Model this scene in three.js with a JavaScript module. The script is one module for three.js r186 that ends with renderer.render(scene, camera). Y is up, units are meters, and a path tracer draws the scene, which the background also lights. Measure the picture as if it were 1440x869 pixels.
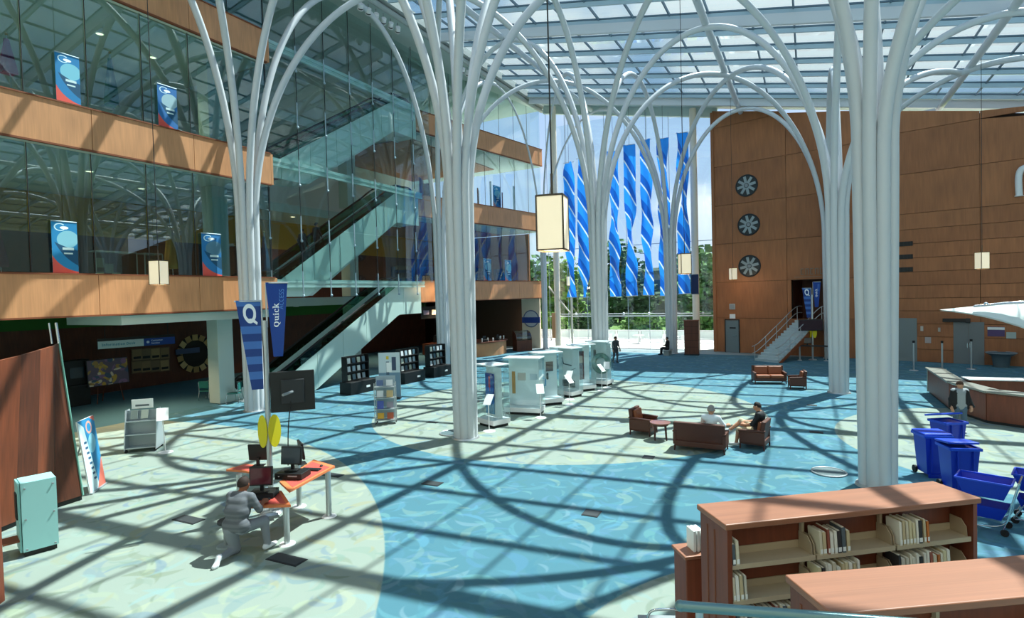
import * as THREE from 'three';
import { mergeGeometries } from 'three/addons/utils/BufferGeometryUtils.js';
import { RoundedBoxGeometry } from 'three/addons/geometries/RoundedBoxGeometry.js';
import { MarchingCubes } from 'three/addons/objects/MarchingCubes.js';

// ---------------------------------------------------------------- camera, sky, sun, exposure
// World axes follow the building: x runs away from the tower facade, -z runs towards the glazed end wall.
const scene = new THREE.Scene();
const FPX = 790;
const camera = new THREE.PerspectiveCamera(2 * Math.atan(434.5 / FPX) * 180 / Math.PI, 1440 / 869, 0.1, 600);
camera.position.set(20.7, 4.8, 45.9);
camera.rotation.set(-1.49 * Math.PI / 180, 27.9 * Math.PI / 180, -0.026, 'YXZ');
camera.updateMatrixWorld(true);
const renderer = new THREE.WebGLRenderer({ antialias: true });
renderer.toneMapping = THREE.LinearToneMapping;
renderer.toneMappingExposure = 0.68;
renderer.shadowMap.enabled = true;

let seedState = 1234567;
const rnd = (a = 0, b = 1) => { seedState = (seedState + 0x6d2b79f5) | 0; let t = Math.imul(seedState ^ (seedState >>> 15), 1 | seedState); t = (t + Math.imul(t ^ (t >>> 7), 61 | t)) ^ t; return a + (b - a) * (((t ^ (t >>> 14)) >>> 0) / 4294967296); };
const hash2 = (x, y) => { let h = Math.imul(x | 0, 374761393) + Math.imul(y | 0, 668265263); h = Math.imul(h ^ (h >>> 13), 1274126177); return ((h ^ (h >>> 16)) >>> 0) / 4294967296; };
function vnoise(x, y, px = 1 << 20, py = 1 << 20) {
  const ix = Math.floor(x), iy = Math.floor(y), fx = x - ix, fy = y - iy, s = fx * fx * (3 - 2 * fx), t = fy * fy * (3 - 2 * fy);
  const m = (a, p) => ((a % p) + p) % p;
  const a = hash2(m(ix, px), m(iy, py)), b = hash2(m(ix + 1, px), m(iy, py)), c = hash2(m(ix, px), m(iy + 1, py)), d = hash2(m(ix + 1, px), m(iy + 1, py));
  return (a + (b - a) * s) * (1 - t) + (c + (d - c) * s) * t;
}
const SUN = new THREE.Vector3(0.443 * Math.cos(1.045), Math.sin(1.045), -0.897 * Math.cos(1.045)).normalize();
{ // sky: clear blue air, whiter near the horizon, with soft fair-weather clouds all round
  const W = 1024, H = 512, data = new Float32Array(W * H * 4);
  for (let j = 0; j < H; j++) for (let i = 0; i < W; i++) {
    const el = ((j + 0.5) / H - 0.5) * Math.PI, az = ((i + 0.5) / W) * Math.PI * 2, y = Math.sin(el);
    const h = Math.max(0, y), k = Math.pow(1 - h, 2.2);
    let c = [0.34 + 0.62 * k, 0.68 + 0.48 * k, 1.18 + 0.24 * k];
    if (y > 0.02) {
      const q = 1.7 / (y + 0.22), u = Math.cos(az) * q, v = Math.sin(az) * q;
      let n = 0, a = 0.5, f = 1.3;
      for (let o = 0; o < 6; o++) { n += a * vnoise(u * f + 31, v * f + 77); a *= 0.5; f *= 2.07; }
      const m = Math.min(1, Math.max(0, (n - 0.47) / 0.2)), cl = m * m * (3 - 2 * m) * Math.min(1, y * 6);
      c = c.map((s, e) => s * (1 - cl) + [1.62, 1.68, 1.74][e] * cl);
    }
    if (y <= 0) c = [0.5, 0.53, 0.52];
    data.set([c[0], c[1], c[2], 1], (j * W + i) * 4);
  }
  const t = new THREE.DataTexture(data, W, H, THREE.RGBAFormat, THREE.FloatType);
  t.mapping = THREE.EquirectangularReflectionMapping; t.magFilter = THREE.LinearFilter; t.needsUpdate = true;
  scene.background = t; scene.environment = t;
  scene.backgroundIntensity = 1.12; scene.environmentIntensity = 1.12;
}
const sun = new THREE.DirectionalLight(new THREE.Color(1.0, 0.97, 0.92), 18);
sun.position.copy(SUN.clone().multiplyScalar(90)).add(new THREE.Vector3(12, 0, 22));
sun.target.position.set(12, 0, 22); sun.castShadow = true;
Object.assign(sun.shadow.camera, { left: -45, right: 45, top: 45, bottom: -45, near: 1, far: 220 }); sun.shadow.mapSize.set(4096, 4096);
scene.add(sun, sun.target);

// ---------------------------------------------------------------- helpers
const V = (x, y, z) => new THREE.Vector3(x, y, z);
function rayOf(px, py) { return V((px - 720) / FPX, -(py - 434.5) / FPX, -1).applyQuaternion(camera.quaternion); }
function onFloor(px, py, h = 0) { const r = rayOf(px, py), t = (h - camera.position.y) / r.y; return camera.position.clone().addScaledVector(r, t); }
function onX(px, py, x) { const r = rayOf(px, py); return camera.position.clone().addScaledVector(r, (x - camera.position.x) / r.x); }
function onZ(px, py, z) { const r = rayOf(px, py); return camera.position.clone().addScaledVector(r, (z - camera.position.z) / r.z); }

const used = new Map();
function numbered(n) { const k = used.get(n) ?? 0; used.set(n, k + 1); return k ? n + '_' + String(k).padStart(3, '0') : n; }
const ORD = ['first', 'second', 'third', 'fourth', 'fifth', 'sixth', 'seventh', 'eighth', 'ninth', 'tenth', 'eleventh', 'twelfth', 'thirteenth', 'fourteenth', 'fifteenth', 'sixteenth', 'seventeenth', 'eighteenth'];
const sh = (m) => { m.castShadow = true; m.receiveShadow = true; return m; };
function geo(list) {
  list = [].concat(list).map((g) => { const h = g.index ? g.toNonIndexed() : g; for (const k of Object.keys(h.attributes)) if (!['position', 'normal', 'uv'].includes(k)) h.deleteAttribute(k); if (!h.attributes.uv) h.setAttribute('uv', new THREE.BufferAttribute(new Float32Array(h.attributes.position.count * 2), 2)); return h; });
  return list.length === 1 ? list[0] : mergeGeometries(list);
}
function part(name, geos, mat, parent, label) { const m = sh(new THREE.Mesh(Array.isArray(geos) ? geo(geos) : geos, mat)); m.name = name; parent.add(m); if (label) m.userData.label = label; return m; }
function thing(name, label, category, [x, y, z] = [0, 0, 0], turn = 0, group) {
  const o = new THREE.Group(); o.name = numbered(name); o.position.set(x, y, z); o.rotation.y = turn; o.userData = { label, category }; if (group) o.userData.group = group; scene.add(o); return o;
}
function single(name, label, category, geos, mat, [x, y, z] = [0, 0, 0], turn = 0, group) {
  const m = part(numbered(name), geos, mat, scene); m.position.set(x, y, z); m.rotation.y = turn; m.userData = { label, category }; if (group) m.userData.group = group; return m;
}
function copyOf(o, [x, y, z], turn, label, group) { const c = o.clone(); c.name = numbered(o.name.replace(/_\d{3}$/, '')); c.position.set(x, y, z); c.rotation.y = turn; c.userData = { ...o.userData }; if (label) c.userData.label = label; if (group) c.userData.group = group; scene.add(c); return c; }
function struct(name, label, geos, mat) { const m = part(numbered(name), geos, mat, scene); m.userData = { kind: 'structure', label, category: label.split(' ').pop() }; return m; }
function structGroup(name, label, category) { const o = new THREE.Group(); o.name = numbered(name); o.userData = { kind: 'structure', label, category }; scene.add(o); return o; }

// boxes carry uv in metres
function bx(w, h, d, x = 0, y = 0, z = 0, ry = 0, rx = 0, rz = 0) {
  const g = new THREE.BoxGeometry(w, h, d), uv = g.attributes.uv, s = [[d, h], [d, h], [w, d], [w, d], [w, h], [w, h]];
  const ou = hash2(x * 97 + w * 31, z * 89 + y * 53) * 3, ov = hash2(y * 71 + h, x * 37 + z) * 3;
  for (let i = 0; i < 24; i++) uv.setXY(i, uv.getX(i) * s[i >> 2][0] + ou, uv.getY(i) * s[i >> 2][1] + ov);
  if (rz) g.rotateZ(rz); if (rx) g.rotateX(rx); if (ry) g.rotateY(ry);
  return g.translate(x, y, z);
}
const rb = (w, h, d, r, x = 0, y = 0, z = 0, ry = 0, rx = 0, rz = 0) => { const g = new RoundedBoxGeometry(w, h, d, 2, Math.min(r, w / 2.01, h / 2.01, d / 2.01)); if (rz) g.rotateZ(rz); if (rx) g.rotateX(rx); if (ry) g.rotateY(ry); return g.translate(x, y, z); };
function rod(a, b, r, r2 = r, seg = 8) { const d = V().subVectors(b, a), g = new THREE.CylinderGeometry(r2, r, d.length(), seg); g.applyQuaternion(new THREE.Quaternion().setFromUnitVectors(V(0, 1, 0), d.clone().normalize())); return g.translate((a.x + b.x) / 2, (a.y + b.y) / 2, (a.z + b.z) / 2); }
const cyl = (r1, r2, h, x = 0, y = 0, z = 0, seg = 20) => new THREE.CylinderGeometry(r1, r2, h, seg).translate(x, y, z);
const tube = (pts, r, seg = 24, rs = 8) => new THREE.TubeGeometry(new THREE.CatmullRomCurve3(pts), seg, r, rs, false);
function extr(pts, depth, bevel = 0) { const s = new THREE.Shape(pts.map(([x, y]) => new THREE.Vector2(x, y))); return new THREE.ExtrudeGeometry(s, { depth, bevelEnabled: bevel > 0, bevelSize: bevel, bevelThickness: bevel, bevelSegments: 1, curveSegments: 10 }); }
// flat plate with uv 0..1, facing +z, with thickness: front plane carries the print
function plate(w, h, x = 0, y = 0, z = 0, ry = 0, rx = 0) { const g = new THREE.PlaneGeometry(w, h); if (rx) g.rotateX(rx); if (ry) g.rotateY(ry); return g.translate(x, y, z); }

// ---------------------------------------------------------------- materials
function mat(color, roughness = 0.6, o = {}) { return new THREE.MeshStandardMaterial({ color, roughness, ...o }); }
function canvasTex(w, h, draw, srgb = true) { const c = document.createElement('canvas'); c.width = w; c.height = h; draw(c.getContext('2d'), w, h); const t = new THREE.CanvasTexture(c); if (srgb) t.colorSpace = THREE.SRGBColorSpace; t.magFilter = THREE.LinearFilter; return t; }
function dataTex(n, f, rx, ry) { const d = new Uint8Array(n * n * 4); for (let j = 0; j < n; j++) for (let i = 0; i < n; i++) { const c = f(i / n, j / n); d.set([c[0], c[1], c[2], 255].map((v) => Math.max(0, Math.min(255, v))), (j * n + i) * 4); } const t = new THREE.DataTexture(d, n, n); t.wrapS = t.wrapT = THREE.RepeatWrapping; t.magFilter = THREE.LinearFilter; t.colorSpace = THREE.SRGBColorSpace; t.repeat.set(rx, ry); t.needsUpdate = true; return t; }
// wood with vertical grain (u across the grain); period `per` metres
function woodTex(rgb, contrast, per, horizontal = false) {
  return dataTex(256, (u, v) => {
    if (horizontal) [u, v] = [v, u];
    const g = vnoise(u * 64, v * 4, 64, 4) * 0.5 + vnoise(u * 128, v * 8, 128, 8) * 0.3 + vnoise(u * 16, v * 2, 16, 2) * 0.6 + vnoise(u * 5, v * 3, 5, 3) * 0.4;
    const k = 1 + contrast * (g / 1.8 - 0.5);
    return [rgb[0] * k, rgb[1] * (0.99 * k), rgb[2] * (0.97 * k)];
  }, 1 / per, 1 / per);
}
const M = {
  white: mat(0xe9e8e8, 0.42), paint: mat(0xcdd0d4, 0.42), steel: mat(0x9fb4c0, 0.5, { metalness: 0.25 }), purlin: mat(0xa9bfca, 0.5), mull: mat(0x5d7484, 0.5), chrome: mat(0xc9ced2, 0.22, { metalness: 1 }), grey: mat(0x8d9497, 0.55), black: mat(0x0d0e10, 0.5), rubber: mat(0x131315, 0.8),
  dark: mat(0x22262a, 0.6), gutter: mat(0xa7adaa, 0.6), soffit: mat(0xb9cac6, 0.7), plaster: mat(0xd8dad2, 0.85), limestone: mat(0xcfc6b2, 0.9),
  band: mat(0xffffff, 0.5, { map: woodTex([200, 144, 102], 0.22, 2.2) }), wallwood: mat(0xffffff, 0.6, { map: woodTex([160, 102, 64], 0.26, 2.6) }), wallwood2: mat(0xffffff, 0.6, { map: woodTex([155, 98, 61], 0.26, 2.3) }), wallwood3: mat(0xffffff, 0.6, { map: woodTex([165, 106, 67], 0.26, 2.9) }),
  dkwood: mat(0xffffff, 0.55, { map: woodTex([92, 48, 30], 0.5, 1.4) }), kiosk: mat(0xffffff, 0.5, { map: woodTex([122, 64, 40], 0.4, 1.6) }), cherry: mat(0xffffff, 0.42, { map: woodTex([150, 100, 77], 0.24, 1.5, true) }), cherryv: mat(0xffffff, 0.45, { map: woodTex([120, 64, 45], 0.3, 1.5) }),
  gap: mat(0x2a1a12, 0.9), trimred: mat(0x7e4426, 0.6), mustard: mat(0xb98f2f, 0.8), green: mat(0x2f6a25, 0.8),
  roofglass: new THREE.MeshPhysicalMaterial({ color: 0xeaf2f2, roughness: 0.02, transmission: 1, thickness: 0, ior: 1.45 }),
  glass: new THREE.MeshPhysicalMaterial({ color: 0xd8eeee, roughness: 0.0, transmission: 1, thickness: 0, ior: 1.52 }),
  towerglass: new THREE.MeshPhysicalMaterial({ color: 0xeef7f7, roughness: 0.0, transmission: 1, thickness: 0, ior: 1.52 }),
  coated: new THREE.MeshPhysicalMaterial({ color: 0xc9e1e5, roughness: 0.0, transmission: 1, thickness: 0, ior: 1.85 }),
  greenglass: new THREE.MeshPhysicalMaterial({ color: 0x9fc9bd, roughness: 0.02, transmission: 1, thickness: 0, ior: 1.5 }),
  clear: new THREE.MeshPhysicalMaterial({ color: 0xf4fafb, roughness: 0.02, transmission: 1, thickness: 0, ior: 1.48 }),
  leather: mat(0x50281a, 0.5), leather2: mat(0x8a4b2b, 0.5), chairwood: mat(0x45201a, 0.45),
  paper: mat(0xeef0ee, 0.8), stone: mat(0x8c9a9c, 0.7), clad: mat(0xbfd9d2, 0.38), beam: mat(0xb4d2cc, 0.4), teal: mat(0x9fd5d3, 0.45), blueplastic: mat(0x0b2fae, 0.35), blueplastic2: mat(0x1146c8, 0.35),
  skin: mat(0xc99474, 0.6), navy: mat(0x14305f, 0.8), aluminium: mat(0xbfc4c6, 0.35, { metalness: 0.7 }),
  glow: new THREE.MeshStandardMaterial({ color: 0xfff2dc, emissive: 0xffe2b4, emissiveIntensity: 0.6, roughness: 0.8 }),
  lens: new THREE.MeshStandardMaterial({ color: 0xfff6e0, emissive: 0xffe7b8, emissiveIntensity: 5, roughness: 0.6 }),
};
// ---------------------------------------------------------------- floor
const FX0 = -4, FZ0 = 2.6, FS = 44;
const RINGS = [[1, 48.5, 16.5], [11.6, 24.3, 7.8], [27, 24.5, 5.6], [22, 39, 4.3]];
const carpetTex = canvasTex(2048, 2048, (c, w) => {
  const k = w / FS, X = (x) => (x - FX0) * k, Y = (z) => (z - FZ0) * k;
  const leaf = (x, z, l, a, b, col, al) => {
    c.save(); c.translate(X(x), Y(z)); c.rotate(a); c.globalAlpha = al; c.fillStyle = col; c.beginPath(); c.moveTo(-l * k / 2, 0);
    c.bezierCurveTo(-l * k * 0.3, -l * k * b, l * k * 0.25, -l * k * b * 1.2, l * k / 2, l * k * 0.1); c.bezierCurveTo(l * k * 0.3, -l * k * b * 0.45, -l * k * 0.1, -l * k * b * 0.3, -l * k / 2, 0); c.fill(); c.restore();
  };
  const strokes = (n, cols, x0, x1, z0, z1) => { for (let i = 0; i < n; i++) leaf(rnd(x0, x1), rnd(z0, z1), rnd(0.25, 0.95), rnd(0, 6.28), rnd(0.25, 0.6), cols[Math.floor(rnd(0, cols.length))], rnd(0.3, 0.65)); };
  c.fillStyle = '#41707f'; c.fillRect(0, 0, w, w);
  strokes(24000, ['#4a7f90', '#376a7e', '#568a96', '#477590', '#5f8f90', '#3d7181', '#6c8b98', '#426f78', '#527a96', '#748f88', '#4f86a0'], FX0, FX0 + FS, FZ0, FZ0 + FS);
  for (const [x, z, r] of RINGS) {
    c.save(); c.beginPath(); c.arc(X(x), Y(z), r * k, 0, 7); c.clip(); c.globalAlpha = 1; c.fillStyle = '#869289'; c.fillRect(0, 0, w, w);
    strokes(Math.round(r * r * 34), ['#949f86', '#77897f', '#71897f', '#9ba28c', '#838f88', '#637d85', '#6f7b68', '#8f8f72', '#62778c', '#87978f', '#697768', '#7f9a9a'], x - r, x + r, z - r, z + r); c.restore();
  }
});
const nap = dataTex(256, (u, v) => { const n = 110 + 110 * (hash2(u * 256, v * 256) * 0.6 + vnoise(u * 60, v * 60, 60, 60) * 0.4); return [n, n, n]; }, 50, 50); nap.colorSpace = THREE.NoColorSpace;
const carpet = mat(0xffffff, 0.95, { map: carpetTex, bumpMap: nap, bumpScale: 0.004 });
{
  const f = new THREE.BoxGeometry(FS, 0.3, FS); const p = f.attributes.position, uv = f.attributes.uv;
  f.translate(FX0 + FS / 2, -0.15, FZ0 + FS / 2);
  for (let i = 0; i < 24; i++) uv.setXY(i, (p.getX(i) - FX0) / FS, 1 - (p.getZ(i) - FZ0) / FS);
  struct('floor', 'blue and pale green leaf patterned carpet floor', f, carpet);
  const dim = mat(0x47758a, 0.95, { bumpMap: nap, bumpScale: 0.004 });
  struct('floor', 'plain blue carpet under the tower floor', bx(14, 0.3, 54, -11, -0.15, 25), dim);
  struct('floor', 'plain blue carpet beyond the patterned floor', [bx(14, 0.3, FS, 47, -0.15, FZ0 + FS / 2), bx(62, 0.3, 10, 23, -0.15, 51.6)], dim);
  struct('floor', 'grey stone strip along the glazed end wall floor', [bx(26, 0.3, 2.6, 9, -0.15, 1.3), bx(26, 0.3, 2.6, 35, -0.15, 1.3)], M.stone);
}
// ---------------------------------------------------------------- glass roof: y = roofY(x)
const ROOF0 = 21.6, TILT = 0.19, roofY = (x) => ROOF0 - TILT * x, SLOPE = Math.atan(TILT);
const RX0 = 0.1, RX1 = 46, RZ0 = 3.2, PZ = 2.2, PX = 1.87, RN = 22, RZ1 = RZ0 + RN * PZ;
{
  const roof = structGroup('roof', 'sloping glazed atrium roof on steel purlins', 'roof');
  const sx = (x) => x / Math.cos(SLOPE);
  const paneG = bx(sx(PX) - 0.02, 0.012, PZ - 0.05), rest = [];
  for (let k = -1; k < 24; k++) for (let r = 0; r < RN; r++) {
    const x = 1.5 + PX * (k + 0.5), z = RZ0 + PZ * (r + 0.5);
    if (r < 11 && k < 19) { const m = part('pane', paneG, M.roofglass, roof); m.position.set(x, roofY(x), z); m.rotation.z = -SLOPE; }
    else rest.push(bx(sx(PX) - 0.02, 0.012, PZ - 0.05, 0, 0, 0, 0, 0, -SLOPE).translate(x, roofY(x), z));
  }
  part('pane', rest, M.roofglass, roof).userData.kind = 'stuff';
  const L = sx(RX1 - RX0), cx = (RX0 + RX1) / 2, pg = bx(L, 0.22, 0.1), pt = bx(L, 0.08, 0.13);
  for (let r = 0; r <= RN; r++) { const m = part('purlin', pg, M.purlin, roof); m.position.set(cx, roofY(cx) - 0.22, RZ0 + r * PZ); m.rotation.z = -SLOPE; const c = part('glazing_bar', pt, M.mull, roof); c.position.set(cx, roofY(cx) - 0.05, RZ0 + r * PZ); c.rotation.z = -SLOPE; }
  const mg = bx(0.07, 0.12, RZ1 - RZ0);
  for (let k = 0; k < 24; k++) { const x = 1.5 + PX * k, m = part('mullion', mg, M.mull, roof); m.position.set(x, roofY(x) - 0.08, (RZ0 + RZ1) / 2); m.rotation.z = -SLOPE; }
  // larger cross beams over the column rows and tubular ridge beams at mid bay
  for (const z of [2.9, 16.4, 29.6, 42.8]) { const m = part('cross_beam', bx(L, 0.5, 0.2), M.paint, roof); m.position.set(cx, roofY(cx) - 0.56, z); m.rotation.z = -SLOPE; }
  for (const x of [4.9, 16.4, 27.9, 39.4]) { part('tube_beam', rod(V(x, roofY(x) - 0.78, 1.2), V(x, roofY(x) - 0.78, RZ1), 0.17, 0.17, 12), M.paint, roof); }
  // opaque soffit strip and head beam at the end wall
  const so = part('end_soffit', bx(L, 0.25, 3.3), M.soffit, roof); so.position.set(cx, roofY(cx) - 0.05, 1.5); so.rotation.z = -SLOPE;
  const hb = part('head_beam', bx(sx(14.6 - RX0), 0.75, 0.35), M.soffit, roof); hb.position.set((14.6 + RX0) / 2, roofY((14.6 + RX0) / 2) - 0.5, -0.05); hb.rotation.z = -SLOPE;
  // gutter beam along the tower
  part('gutter_beam', [bx(0.6, 0.5, RZ1 + 0.5, -0.25, ROOF0 - 0.05, RZ1 / 2 - 0.25)], M.gutter, roof);
  part('gutter_pipe', [rod(V(-0.3, ROOF0 - 0.5, -0.4), V(-0.3, ROOF0 - 0.5, RZ1), 0.16, 0.16, 12)], M.gutter, roof);
}
// ---------------------------------------------------------------- tree columns
const TREES = { a: [-0.9, 29.52], b: [10.37, 29.97], c: [22.1, 30.09], d: [10.73, 17.04], e: [11.44, 2.63], f: [21.84, 16.81], g: [-0.35, 15.8], h: [0.35, 1.4], i: [21.95, 3.1], j: [33.3, 16.8], k: [33.4, 30], l: [-0.9, 43], m: [10.4, 43] };
const apexOf = (p, q) => { const x = (p[0] + q[0]) / 2, z = (p[1] + q[1]) / 2; return V(x, roofY(x) - 1.0, z); };
const grid = { a: 'b g l d m', b: 'a c d m f g l *22.0,43.1', c: 'b f k d j *22.0,43.1 m *33.4,43', d: 'b f g e a c h i', e: 'd h i g f', f: 'c d i j b k e *33.3,3', g: 'a d h b e', h: 'g e d', i: 'e f d *33.3,3 j', j: 'f k c *33.3,3 i', k: 'c j f *33.4,43', l: 'a m b', m: 'l b a c *22.0,43.1' };
const TLAB = {
  a: 'white tubular branching column beside the striped letter banner and wood balconies', b: 'white tubular branching column next to the first clear display case', c: 'white tubular branching column behind the low cherry bookcase', d: 'white tubular branching column behind the row of clear display cases', e: 'white tubular branching column in front of the glazed end wall with person seated at its foot', f: 'white tubular branching column beside the far brown loveseat and armchair', g: 'white tubular branching column behind the black book displays', h: 'slender white tubular column at the corner of tower and glazed end wall', i: 'white tubular branching column against the wood wall by the stairs', j: 'white tubular column rising past the service desk canopy', k: 'white tubular column beyond the blue shopping carts', l: 'white tubular column beside the tower past the wood kiosk', m: 'white tubular column on the pale carpet past the teal cabinet' };
for (const id of Object.keys(TREES)) {
  const [x, z] = TREES[id], t = thing('tree_column', TLAB[id], 'column', [x, 0, z], 0, 'branching roof columns');
  const tg = grid[id].split(' ').map((s) => (s[0] === '*' ? s.slice(1).split(',').map(Number) : TREES[s])).map((q) => ({ q, a: Math.atan2(q[1] - z, q[0] - x) }));
  tg.sort((p, q) => p.a - q.a);
  // eight tube seats round the trunk; every arm takes the free seat nearest its direction
  const seats = [...Array(8)].map((_, i) => -Math.PI + (i + 0.5) * Math.PI / 4), taken = new Set();
  const R0 = 0.34, TR = 0.145, slim = id === 'h' ? 0.55 : 1;
  for (const { q, a } of tg) {
    let best = -1, bd = 9; seats.forEach((s, i) => { if (taken.has(i)) return; const d = Math.abs(Math.atan2(Math.sin(s - a), Math.cos(s - a))); if (d < bd) { bd = d; best = i; } }); taken.add(best);
    const s = seats[best], ap = apexOf([x, z], q), dir = V(ap.x - x, 0, ap.z - z), R = dir.length(); dir.normalize();
    const p0 = V(Math.cos(s) * R0 * slim, 0, Math.sin(s) * R0 * slim), y1 = 7.6, pts = [p0.clone().multiplyScalar(0.8), p0.clone().multiplyScalar(0.88).setY(3), p0.clone().multiplyScalar(0.98).setY(6)];
    for (let k = 0; k <= 16; k++) { const th = (k / 16) * Math.PI / 2, r = R * (1 - Math.cos(th)), f = 1 - k / 16; pts.push(V(p0.x * f * 1.03 + dir.x * r, y1 + (ap.y - y1) * Math.sin(th), p0.z * f * 1.03 + dir.z * r)); }
    part('tube', tube(pts, TR * slim, 56, 10), M.paint, t);
  }
  seats.forEach((s, i) => { if (!taken.has(i)) part('tube', rod(V(Math.cos(s) * R0 * 0.8 * slim, 0, Math.sin(s) * R0 * 0.8 * slim), V(Math.cos(s) * R0 * slim, 9.5, Math.sin(s) * R0 * slim), TR * slim, TR * slim, 10), M.paint, t); });
  part('base_plate', [cyl(0.45 * slim, 0.48 * slim, 0.05, 0, 0.025, 0, 24)], M.aluminium, t);
}
for (const [x, z] of [[21.1, 29.45], [9.6, 29.7]]) { const t = thing('floor_drain_ring', x > 20 ? 'round mesh floor plate at the foot of the column behind the cherry bookcase' : 'round mesh floor plate at the foot of the column beside the display cases', 'floor plate', [x, 0, z]); part('rim', new THREE.TorusGeometry(0.4, 0.022, 6, 32).rotateX(Math.PI / 2).translate(0, 0.02, 0), M.aluminium, t); part('plate', cyl(0.4, 0.4, 0.015, 0, 0.012, 0, 32), mat(0x55686c, 0.6), t); }
// ---------------------------------------------------------------- tower: bands, slabs, glass, interior
const LV = [[4.4, 5.92], [10.25, 11.78], [16.0, 17.5]], FLOORY = [4.95, 10.8, 16.55], FAX = -1.75, ZL = 27.5, ZR = 15.2;
{
  const bands = structGroup('wall_tower', 'honey coloured wood balcony fronts of the tower', 'wall');
  for (const [y0, y1] of LV) {
    const h = y1 - y0 - 0.1, yc = (y0 + y1) / 2;
    for (let z = ZL; z < 50; z += 3.76) { part('panel', bx(0.12, h, 3.74, FAX - 0.06, yc, z + 1.88), M.band, bands); part('cap', bx(0.2, 0.05, 3.76, FAX - 0.06, y1 - 0.025, z + 1.88), M.trimred, bands); part('edge_strip', bx(0.14, 0.06, 3.76, FAX - 0.06, y0 + 0.03, z + 1.88), M.trimred, bands); }
    part('panel', bx(2.2, h, 0.12, FAX - 1.1, yc, ZL - 0.06), M.band, bands);
    // bands beyond the escalators bend inwards to the end wall
    const n = 4, A = V(-2.78, 0, ZR), B = V(-0.05, 0, 0.4), L = A.distanceTo(B) / n, an = Math.atan2(-(B.z - A.z), B.x - A.x);
    for (let i = 0; i < n; i++) { const c = A.clone().lerp(B, (i + 0.5) / n); part('panel', bx(L - 0.015, h, 0.12, 0, 0, 0).rotateY(an).translate(c.x, yc, c.z), M.band, bands); part('cap', bx(L, 0.05, 0.2).rotateY(an).translate(c.x, y1 - 0.025, c.z), M.trimred, bands); part('edge_strip', bx(L, 0.06, 0.14).rotateY(an).translate(c.x, y0 + 0.03, c.z), M.trimred, bands); }
    part('panel', bx(2, h, 0.12, -3.8, yc, ZR + 0.02), M.band, bands);
  }
  const slabs = structGroup('floor_tower', 'pale floor slabs and soffits inside the tower', 'slab');
  LV.forEach(([y0], i) => {
    const h = FLOORY[i] - y0 - 0.02, y = y0 + h / 2;
    part('slab', bx(14, h, 50 - ZL, FAX - 7.15, y, (50 + ZL) / 2), M.soffit, slabs);
    part('slab', extr([[-16, -0.2], [-0.2, -0.2], [-2.9, -ZR], [-16, -ZR]].map(([a, b]) => [a, b]), h).rotateX(-Math.PI / 2).translate(0, y0, 0).scale(1, 1, 1), M.soffit, slabs);
    part('slab', bx(8, h, ZL - ZR, -12, y, (ZL + ZR) / 2), M.soffit, slabs);
  });
  part('ceiling_slab', bx(16.5, 0.3, 52, -8.8, ROOF0 + 0.1, 24.5), M.soffit, slabs);
  part('dropped_soffit', bx(4, 0.35, 6.5, -4.1, 4.2, 30.9), M.soffit, slabs);
  // back walls
  struct('wall_back', 'dark cherry panelled back tower wall', [bx(0.3, 4.4, 50, -13.5, 2.2, 25)], M.dkwood);
  struct('wall_back', 'dark panelled second storey tower wall', [bx(0.3, 3.4, 50, -11.5, 6.6, 25)], M.dkwood);
  struct('trim_1', 'mustard frieze above the panelled wall trim', [bx(0.34, 1.9, 50, -11.5, 9.25, 25)], M.mustard);
  struct('trim_2', 'green frieze above the ground storey wall trim', [bx(0.34, 0.7, 50, -13.3, 4.0, 25)], M.green);
  struct('wall_back', 'plain upper storey back tower wall', [bx(0.3, 10.8, 50, -13.5, 16.2, 25)], M.plaster);
  const tside = struct('wall_side', 'plain side tower wall beyond the camera', [bx(14, 21.5, 0.3, -8.9, 10.8, 50)], M.plaster);
  struct('wall_side', 'plain end tower wall towards the street', [bx(11.6, 4.4, 0.3, -7.85, 2.2, 0.1), bx(3.4, 21, 0.3, -14, 10.8, 0.1)], mat(0x4a3528, 0.8));
  struct('wall_side', 'brown wood end wall of the lower gallery', [bx(12, 5.2, 0.2, -7.6, 7.6, 0.15)], M.wallwood2);
  // round and square tower columns
  for (const [x, z, y0, y1] of [[-4.2, 28.75, 0, 4.3], [-4.2, 28.75, 4.95, 10.25], [-4.2, 28.75, 10.8, 16], [-4.2, 28.75, 16.55, 21.4], [-6.5, 17.6, 0, 4.4], [-6.5, 17.6, 4.95, 10.25], [-6.5, 17.6, 10.8, 16], [-4.2, 40, 0, 4.3], [-4.2, 40, 4.95, 10.25]])
    single('pillar', `pale green square pillar carrying the tower storey ${y0 < 1 ? 'above the dark lobby' : y0 < 6 ? 'behind the lower gallery glass' : y0 < 12 ? 'behind the middle gallery glass' : 'behind the upper gallery glass'}`, 'pillar', rb(0.8, y1 - y0 - 0.02, 0.8, 0.03, 0, (y1 - y0) / 2 - 0.005, 0), M.soffit, [x, y0, z], 0, 'tower pillars ' + y0);
  // gallery glass: one pane per bay, with tension rods and fittings
  const gw = structGroup('window_1', 'tall glass curtain wall of the tower galleries', 'window');
  const joints = []; for (let z = ZL; z < 50; z += 1.88) joints.push(z);
  const gaps = [[5.95, 10.2], [11.82, 15.95], [17.55, 20.9]];
  for (const [y0, y1] of gaps) for (const z of joints) { part('pane', bx(0.02, y1 - y0, 1.86, FAX - 0.22, (y0 + y1) / 2, z + 0.94), M.coated, gw); part('rod', rod(V(FAX - 0.17, y0, z), V(FAX - 0.17, y1, z), 0.016), M.dark, gw); }
  const ej = []; for (let z = ZL; z > ZR + 0.6; z -= 1.88) ej.push(z);
  const rows = [[5.75, 8.5], [8.53, 11.3], [11.33, 14.2], [14.23, 17.0], [17.03, 20.9]];
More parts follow.
